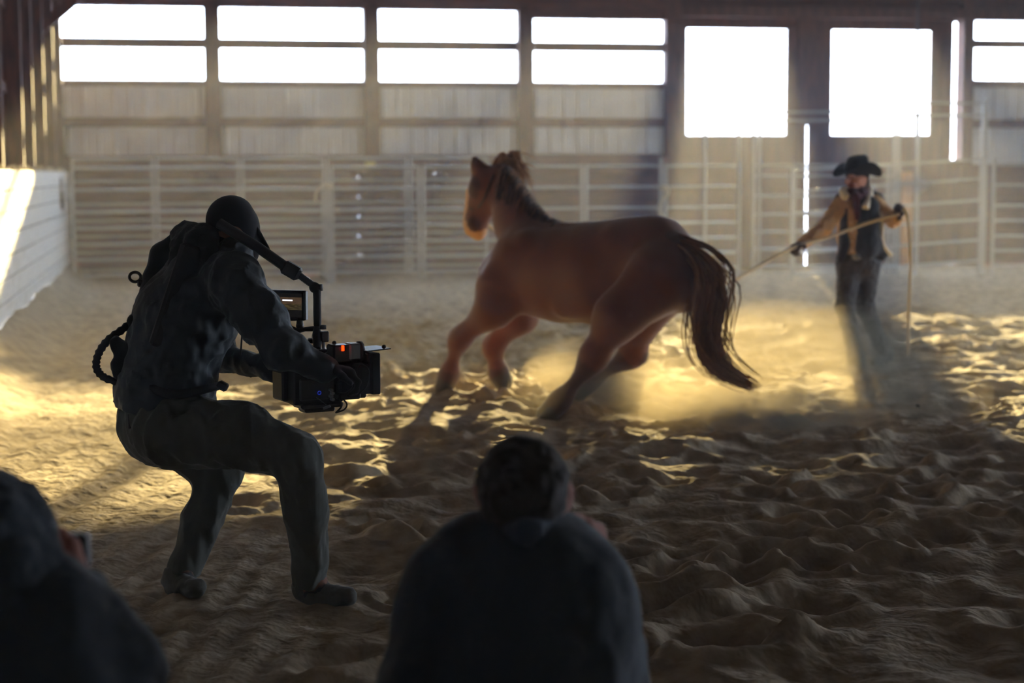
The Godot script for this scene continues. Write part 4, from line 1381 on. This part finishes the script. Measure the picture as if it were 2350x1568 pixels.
# ------------------------------------------------------------------ onlookers sitting in front
func onlookers() -> void:
	var o := thing("person", "onlooker with short hair in a dark jacket, sitting with back turned", "person")
	var P := func(x, y, d = 3.5): return at(x, y, d)
	var jac := lin("3a3f45")
	var skin := lin("a8776a")
	var b := []
	b.append(bone(P.call(1075, 1385), P.call(1300, 1385), 0.115, 0.115, jac))
	b.append(bone(P.call(1190, 1345), P.call(1185, 1560), 0.15, 0.185, jac, right, 1.22))
	b.append(bone(P.call(1185, 1560), P.call(1185, 1950), 0.19, 0.20, jac, right, 1.2))
	b.append(bone(P.call(1100, 1280), P.call(1270, 1275), 0.085, 0.08, jac))
	b.append(bone(P.call(1020, 1385), P.call(985, 1600, 3.45), 0.085, 0.085, jac))
	b.append(bone(P.call(985, 1600, 3.45), P.call(1060, 1740, 3.75), 0.08, 0.065, jac))
	b.append(bone(P.call(1345, 1385), P.call(1380, 1580, 3.55), 0.085, 0.08, jac))
	b.append(bone(P.call(1380, 1575, 3.55), P.call(1384, 1330, 3.72), 0.07, 0.05, jac))
	b.append(bone(P.call(1100, 2020, 3.5), P.call(980, 2050, 4.0), 0.13, 0.09, lin("404347")))
	b.append(bone(P.call(1270, 2020, 3.5), P.call(1400, 2050, 4.0), 0.13, 0.09, lin("404347")))
	b.append(bone(P.call(980, 1990, 4.0), P.call(1220, 1990, 4.15), 0.085, 0.06, lin("404347")))
	b.append(bone(P.call(1400, 1990, 4.0), P.call(1160, 1960, 4.2), 0.085, 0.06, lin("404347")))
	var s := Shape.new()
	flesh(s, b, 0.013, 0.07, 0.012, 0.8)
	b = []
	b.append(bone(P.call(1200, 1112), P.call(1208, 1150, 3.52), 0.088, 0.082, skin))
	b.append(bone(P.call(1240, 1140, 3.56), P.call(1248, 1172, 3.58), 0.056, 0.046, lin("c9c2b8")))
	b.append(bone(P.call(1206, 1180, 3.49), P.call(1200, 1270, 3.48), 0.068, 0.075, skin))
	b.append(bone(P.call(1296, 1130, 3.52), P.call(1293, 1152, 3.52), 0.017, 0.012, skin))
	b.append(bone(P.call(1105, 1128, 3.52), P.call(1107, 1150, 3.52), 0.017, 0.012, skin))
	b.append(bone(P.call(1246, 1130, 3.61), P.call(1250, 1142, 3.62), 0.012, 0.016, skin))
	flesh(s, b, 0.006, 0.03)
	b = []
	hand(b, P.call(1384, 1300, 3.72), P.call(1366, 1232, 3.74) - P.call(1384, 1300, 3.72), right + fwd * -0.5, -right - fwd, 0.8, skin)
	flesh(s, b, 0.004, 0.012)
	node("body", s, M.body, o)
	var hair := Shape.new()
	b = [bone(P.call(1199, 1108, 3.49), P.call(1200, 1140, 3.47), 0.094, 0.086, lin("3c3733")), bone(P.call(1195, 1165, 3.46), P.call(1198, 1190, 3.46), 0.068, 0.055, lin("3c3733"))]
	flesh(hair, b, 0.007, 0.03, 0.01, 2.5)
	node("hair", hair, M.body, o)
	var collar := Shape.new()
	flesh(collar, [bone(P.call(1130, 1235, 3.47), P.call(1205, 1228, 3.42), 0.04, 0.042, lin("464e5a")), bone(P.call(1205, 1228, 3.42), P.call(1290, 1225, 3.5), 0.042, 0.038, lin("464e5a"))], 0.008, 0.03, 0.012, 1.5)
	node("collar", collar, M.body, o)
	# --- the hooded one
	var h := thing("person", "hooded onlooker in a dark jacket holding up a small camera", "person")
	var Q := func(x, y, d = 2.9): return at(x, y, d)
	b = []
	b.append(bone(Q.call(-90, 1440), Q.call(80, 1440), 0.11, 0.10, jac))
	b.append(bone(Q.call(0, 1460), Q.call(0, 1700), 0.15, 0.19, jac, right, 1.2))
	b.append(bone(Q.call(20, 1700), Q.call(20, 2250), 0.2, 0.2, jac, right, 1.2))
	b.append(bone(Q.call(115, 1430), Q.call(250, 1545, 2.95), 0.085, 0.078, jac))
	b.append(bone(Q.call(250, 1550, 2.95), Q.call(190, 1370, 3.12), 0.068, 0.05, jac))
	b.append(bone(Q.call(-60, 1430), Q.call(-150, 1650, 3.0), 0.1, 0.085, jac))
	b.append(bone(Q.call(-150, 1650, 3.0), Q.call(60, 1480, 3.2), 0.075, 0.05, jac))
	b.append(bone(Q.call(-60, 2300, 2.95), Q.call(-120, 2150, 3.4), 0.13, 0.1, lin("404347")))
	b.append(bone(Q.call(100, 2300, 2.95), Q.call(160, 2150, 3.4), 0.13, 0.1, lin("404347")))
	b.append(bone(Q.call(-120, 2050, 3.4), Q.call(60, 2000, 3.55), 0.085, 0.06, lin("404347")))
	b.append(bone(Q.call(160, 2050, 3.4), Q.call(-20, 2000, 3.6), 0.085, 0.06, lin("404347")))
	s = Shape.new()
	flesh(s, b, 0.013, 0.07, 0.012, 0.9)
	b = []
	b.append(bone(Q.call(-5, 1210, 2.97), Q.call(10, 1250, 3.0), 0.085, 0.075, skin))
	b.append(bone(Q.call(20, 1265, 3.02), Q.call(28, 1290, 3.04), 0.06, 0.045, skin))
	b.append(bone(Q.call(0, 1290, 2.93), Q.call(-5, 1360, 2.9), 0.06, 0.07, skin))
	b.append(bone(Q.call(38, 1225, 3.06), Q.call(42, 1240, 3.07), 0.012, 0.016, skin))
	flesh(s, b, 0.007, 0.03)
	b = []
	hand(b, Q.call(186, 1365, 3.12), Q.call(176, 1290, 3.15) - Q.call(186, 1365, 3.12), right, fwd, 0.6, skin)
	flesh(s, b, 0.004, 0.012)
	b = []
	hand(b, Q.call(62, 1478, 3.2), Q.call(120, 1400, 3.2) - Q.call(62, 1478, 3.2), -fwd, right, 0.6, skin)
	flesh(s, b, 0.004, 0.012)
	node("body", s, M.body, h)
	var hood := Shape.new()
	b = [bone(Q.call(-22, 1225, 2.88), Q.call(-20, 1290, 2.86), 0.098, 0.105, lin("3d434c")), bone(Q.call(-10, 1205, 2.94), Q.call(10, 1240, 2.98), 0.085, 0.088, lin("3d434c")), bone(Q.call(-50, 1340, 2.85), Q.call(45, 1355, 2.88), 0.09, 0.075, lin("3d434c"))]
	flesh(hood, b, 0.009, 0.05, 0.015, 1.4)
	node("hood", hood, M.body, h)
	var c := thing("compact_camera", "small black camera held up by the hooded onlooker", "camera")
	c.transform = Transform3D(Basis(right, Vector3.UP, -fwd), Q.call(172, 1262, 3.16))
	node("case", Shape.new().box(Transform3D(), Vector3(0.05, 0.06, 0.03), 0.006), M.gear, c)
	node("edge", Shape.new().box(Transform3D(Basis(), Vector3(0.0235, 0, 0)), Vector3(0.006, 0.058, 0.026), 0.002), M.alloy, c)
	node("lens", Shape.new().tube([Vector3(0, 0, -0.015), Vector3(0, 0, -0.045)], [0.018], 14), M.black, c)

# ------------------------------------------------------------------ ropes and odds and ends
func small_things() -> void:
	var P := func(x, y, d): return at(x, y, d)
	var lunge := Shape.new()
	lunge.tube(curve([P.call(2066, 490, 13.34), P.call(1990, 512, 13.4), P.call(1900, 545, 13.38), P.call(1826, 566, 13.28), P.call(1740, 612, 13.1), P.call(1660, 652, 12.95), P.call(1500, 690, 12.8), P.call(1330, 650, 12.7), P.call(1180, 560, 12.55), P.call(1104, 503, 12.38)], 6), [0.013], 8)
	tag(node("lunge_rope", lunge, M.rope), "pale lunge rope stretched from the cowboy's hands to the horse", "rope")
	var tail := Shape.new()
	tail.tube(curve([P.call(2064, 486, 13.32), P.call(2078, 484, 13.32), P.call(2086, 520, 13.32), P.call(2090, 600, 13.34), P.call(2086, 700, 13.36), P.call(2085, 785, 13.4), P.call(2083, 815, 13.4)], 6), [0.012], 8)
	tag(node("rope_end", tail, M.rope), "free end of rope hanging from the cowboy's far glove", "rope")
	# ropes tied to the fence: each goes round the pipe it hangs from
	var tie := func(base: Vector3, top: float, line: Array, thick: float, called: String, label: String):
		var sh := Shape.new()
		sh.tube(ring(base + Vector3(0, top, 0), Vector3.UP, right, 0.045, 0.045, 12), [thick], 6, false)
		sh.tube(ring(base + Vector3(0, top - 0.045, 0), (Vector3.UP + right * 0.2).normalized(), right, 0.047, 0.047, 12), [thick], 6, false)
		var pts := [base + Vector3(0, top, 0) - fwd * 0.045]
		for q in line:
			pts.append(base + right * q[0] + Vector3(0, q[1], 0) - fwd * 0.06)
		sh.tube(curve(pts, 5), [thick], 7)
		tag(node(called, sh, M.rope), label, "rope")
	tie.call(in_row(1522), 1.36, [[0.07, 1.30], [0.05, 1.22], [-0.04, 1.12], [-0.06, 0.98], [0.03, 0.86], [0.06, 0.72]], 0.022, "tied_rope", "white lead rope knotted on the fence post behind the horse")
	tie.call(in_row(764), 1.42, [[-0.10, 1.40], [-0.18, 1.30], [-0.19, 1.18]], 0.018, "tied_rope", "short pale rope looped on the middle pair of fence posts")
	tie.call(on_ground(2276, 630) + (on_ground(2256, 630) - on_ground(1739, 633)).normalized() * 1.5, 1.3, [[-0.04, 1.15], [-0.02, 0.95], [-0.05, 0.75]], 0.018, "tied_rope", "short grey rope hanging beyond the heavy double post")
	tag(node("rope_knot", Shape.new().ball(in_row(782) + Vector3(0, 1.04, 0) - fwd * 0.03, 0.035), M.rope), "pale round knot on the middle fence rails", "knot")
	# hanging line before the second door
	var w := on_far(2101, 366, WALL_Z + 0.6)
	var u := on_far(2101, 20, WALL_Z + 0.6)
	tag(node("pull_line", Shape.new().tube([w, Vector3(w.x, ROOF_Y - 0.3, w.z)], [0.022], 6), M.gear), "dark line hanging before the second door window", "line")
	# timber post at the second door, its orange light put into the colour
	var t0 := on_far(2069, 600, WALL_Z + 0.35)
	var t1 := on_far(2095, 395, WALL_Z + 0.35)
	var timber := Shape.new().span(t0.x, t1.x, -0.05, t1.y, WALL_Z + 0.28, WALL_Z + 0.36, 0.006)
	tag(node("timber_post", timber, plain(Color("d8a06a"), 0.8)), "timber post coloured orange as if sunlit, before the second door", "post")
	# yellow tag on the wall
	var y0 := on_far(850, 378, WALL_Z + 0.2)
	tag(node("warning_tag", Shape.new().box(Transform3D(Basis(), y0), Vector3(0.16, 0.09, 0.02), 0.006), plain(Color("d8cc4a"), 0.7)), "small yellow tag at the foot of a wall post", "tag")
	# clods thrown up by the hooves
	for q in [[2106, 930, 11.2, 0.012]]:
		var s := Shape.new()
		flesh(s, [bone(P.call(q[0], q[1], q[2]), P.call(q[0] + 3, q[1] + 3, q[2]), q[3], q[3] * 0.7, lin("3a3024"))], 0.004, 0.01, 0.006, 4.0)
		tag(node("sand_clod", s, M.body), "dark clod of sand flying in the dust", "clod")

func puff(parent: Node3D, p: Vector3, size: Vector3, density: float, color: Color) -> void:
	var f := FogVolume.new()
	f.name = "dust_puff"
	f.shape = RenderingServer.FOG_VOLUME_SHAPE_ELLIPSOID
	f.size = size
	var m := FogMaterial.new()
	m.density = density
	m.albedo = color
	f.material = m
	parent.add_child(f, true)
	f.position = p

func dust() -> void:
	var tan_ := Color(0.93, 0.86, 0.72)
	var o := Node3D.new()
	o.name = "dust_cloud"
	add_child(o)
	tag(o, "sunlit dust cloud kicked up behind the horse's hind hooves", "dust", "", "stuff")
	var rg := RandomNumberGenerator.new()
	rg.seed = 21
	# thickest behind the hind hooves, trailing away to the right along the ground
	for k in 46:
		var t := rg.randf()
		var x := lerpf(1290, 2230, t)
		var y := lerpf(955, 988, smoothstep(0.0, 0.5, t)) - 14.0 * maxf(0.0, t - 0.6) + rg.randf_range(-75, 10)
		var g := on_ground(x, y)
		var s := lerpf(0.35, 0.8, rg.randf()) * (0.55 + 0.6 * sin(PI * minf(1.0, t + 0.25)))
		var h := s * rg.randf_range(0.35, 0.6)
		puff(o, g + Vector3(0, h * rg.randf_range(0.1, 0.55), 0), Vector3(s * 1.5, h, s), rg.randf_range(0.3, 0.75) * (0.45 if y > 945 else 1.0), tan_)
	for k in 22:                                            # thinner, higher drift around the cowboy's legs
		var x := rg.randf_range(1660, 2120)
		var g := on_ground(x, rg.randf_range(865, 960))
		var s := rg.randf_range(0.5, 1.0)
		puff(o, g + Vector3(0, rg.randf_range(0.1, 0.45), 0), Vector3(s * 1.3, s * 0.6, s), rg.randf_range(0.08, 0.22), tan_)
	for k in 10:                                            # a scuff under the fore hooves
		var g := on_ground(rg.randf_range(1010, 1180), rg.randf_range(885, 915))
		puff(o, g + Vector3(0, 0.03, 0), Vector3(0.35, 0.12, 0.3), 0.2, tan_)
	var b := Node3D.new()
	b.name = "breath_cloud"
	add_child(b)
	tag(b, "pale puff of breath beside the cowboy's shoulder", "breath", "", "stuff")
	for q in [[2052, 432, 0.16, 0.5], [2072, 428, 0.2, 0.7], [2092, 424, 0.22, 0.9], [2108, 418, 0.2, 0.8], [2120, 424, 0.13, 0.6], [2085, 440, 0.2, 0.5]]:
		puff(b, at(q[0], q[1], 13.75), Vector3(q[2] * 1.3, q[2] * 0.8, q[2]), q[3], Color(0.95, 0.96, 1.0))
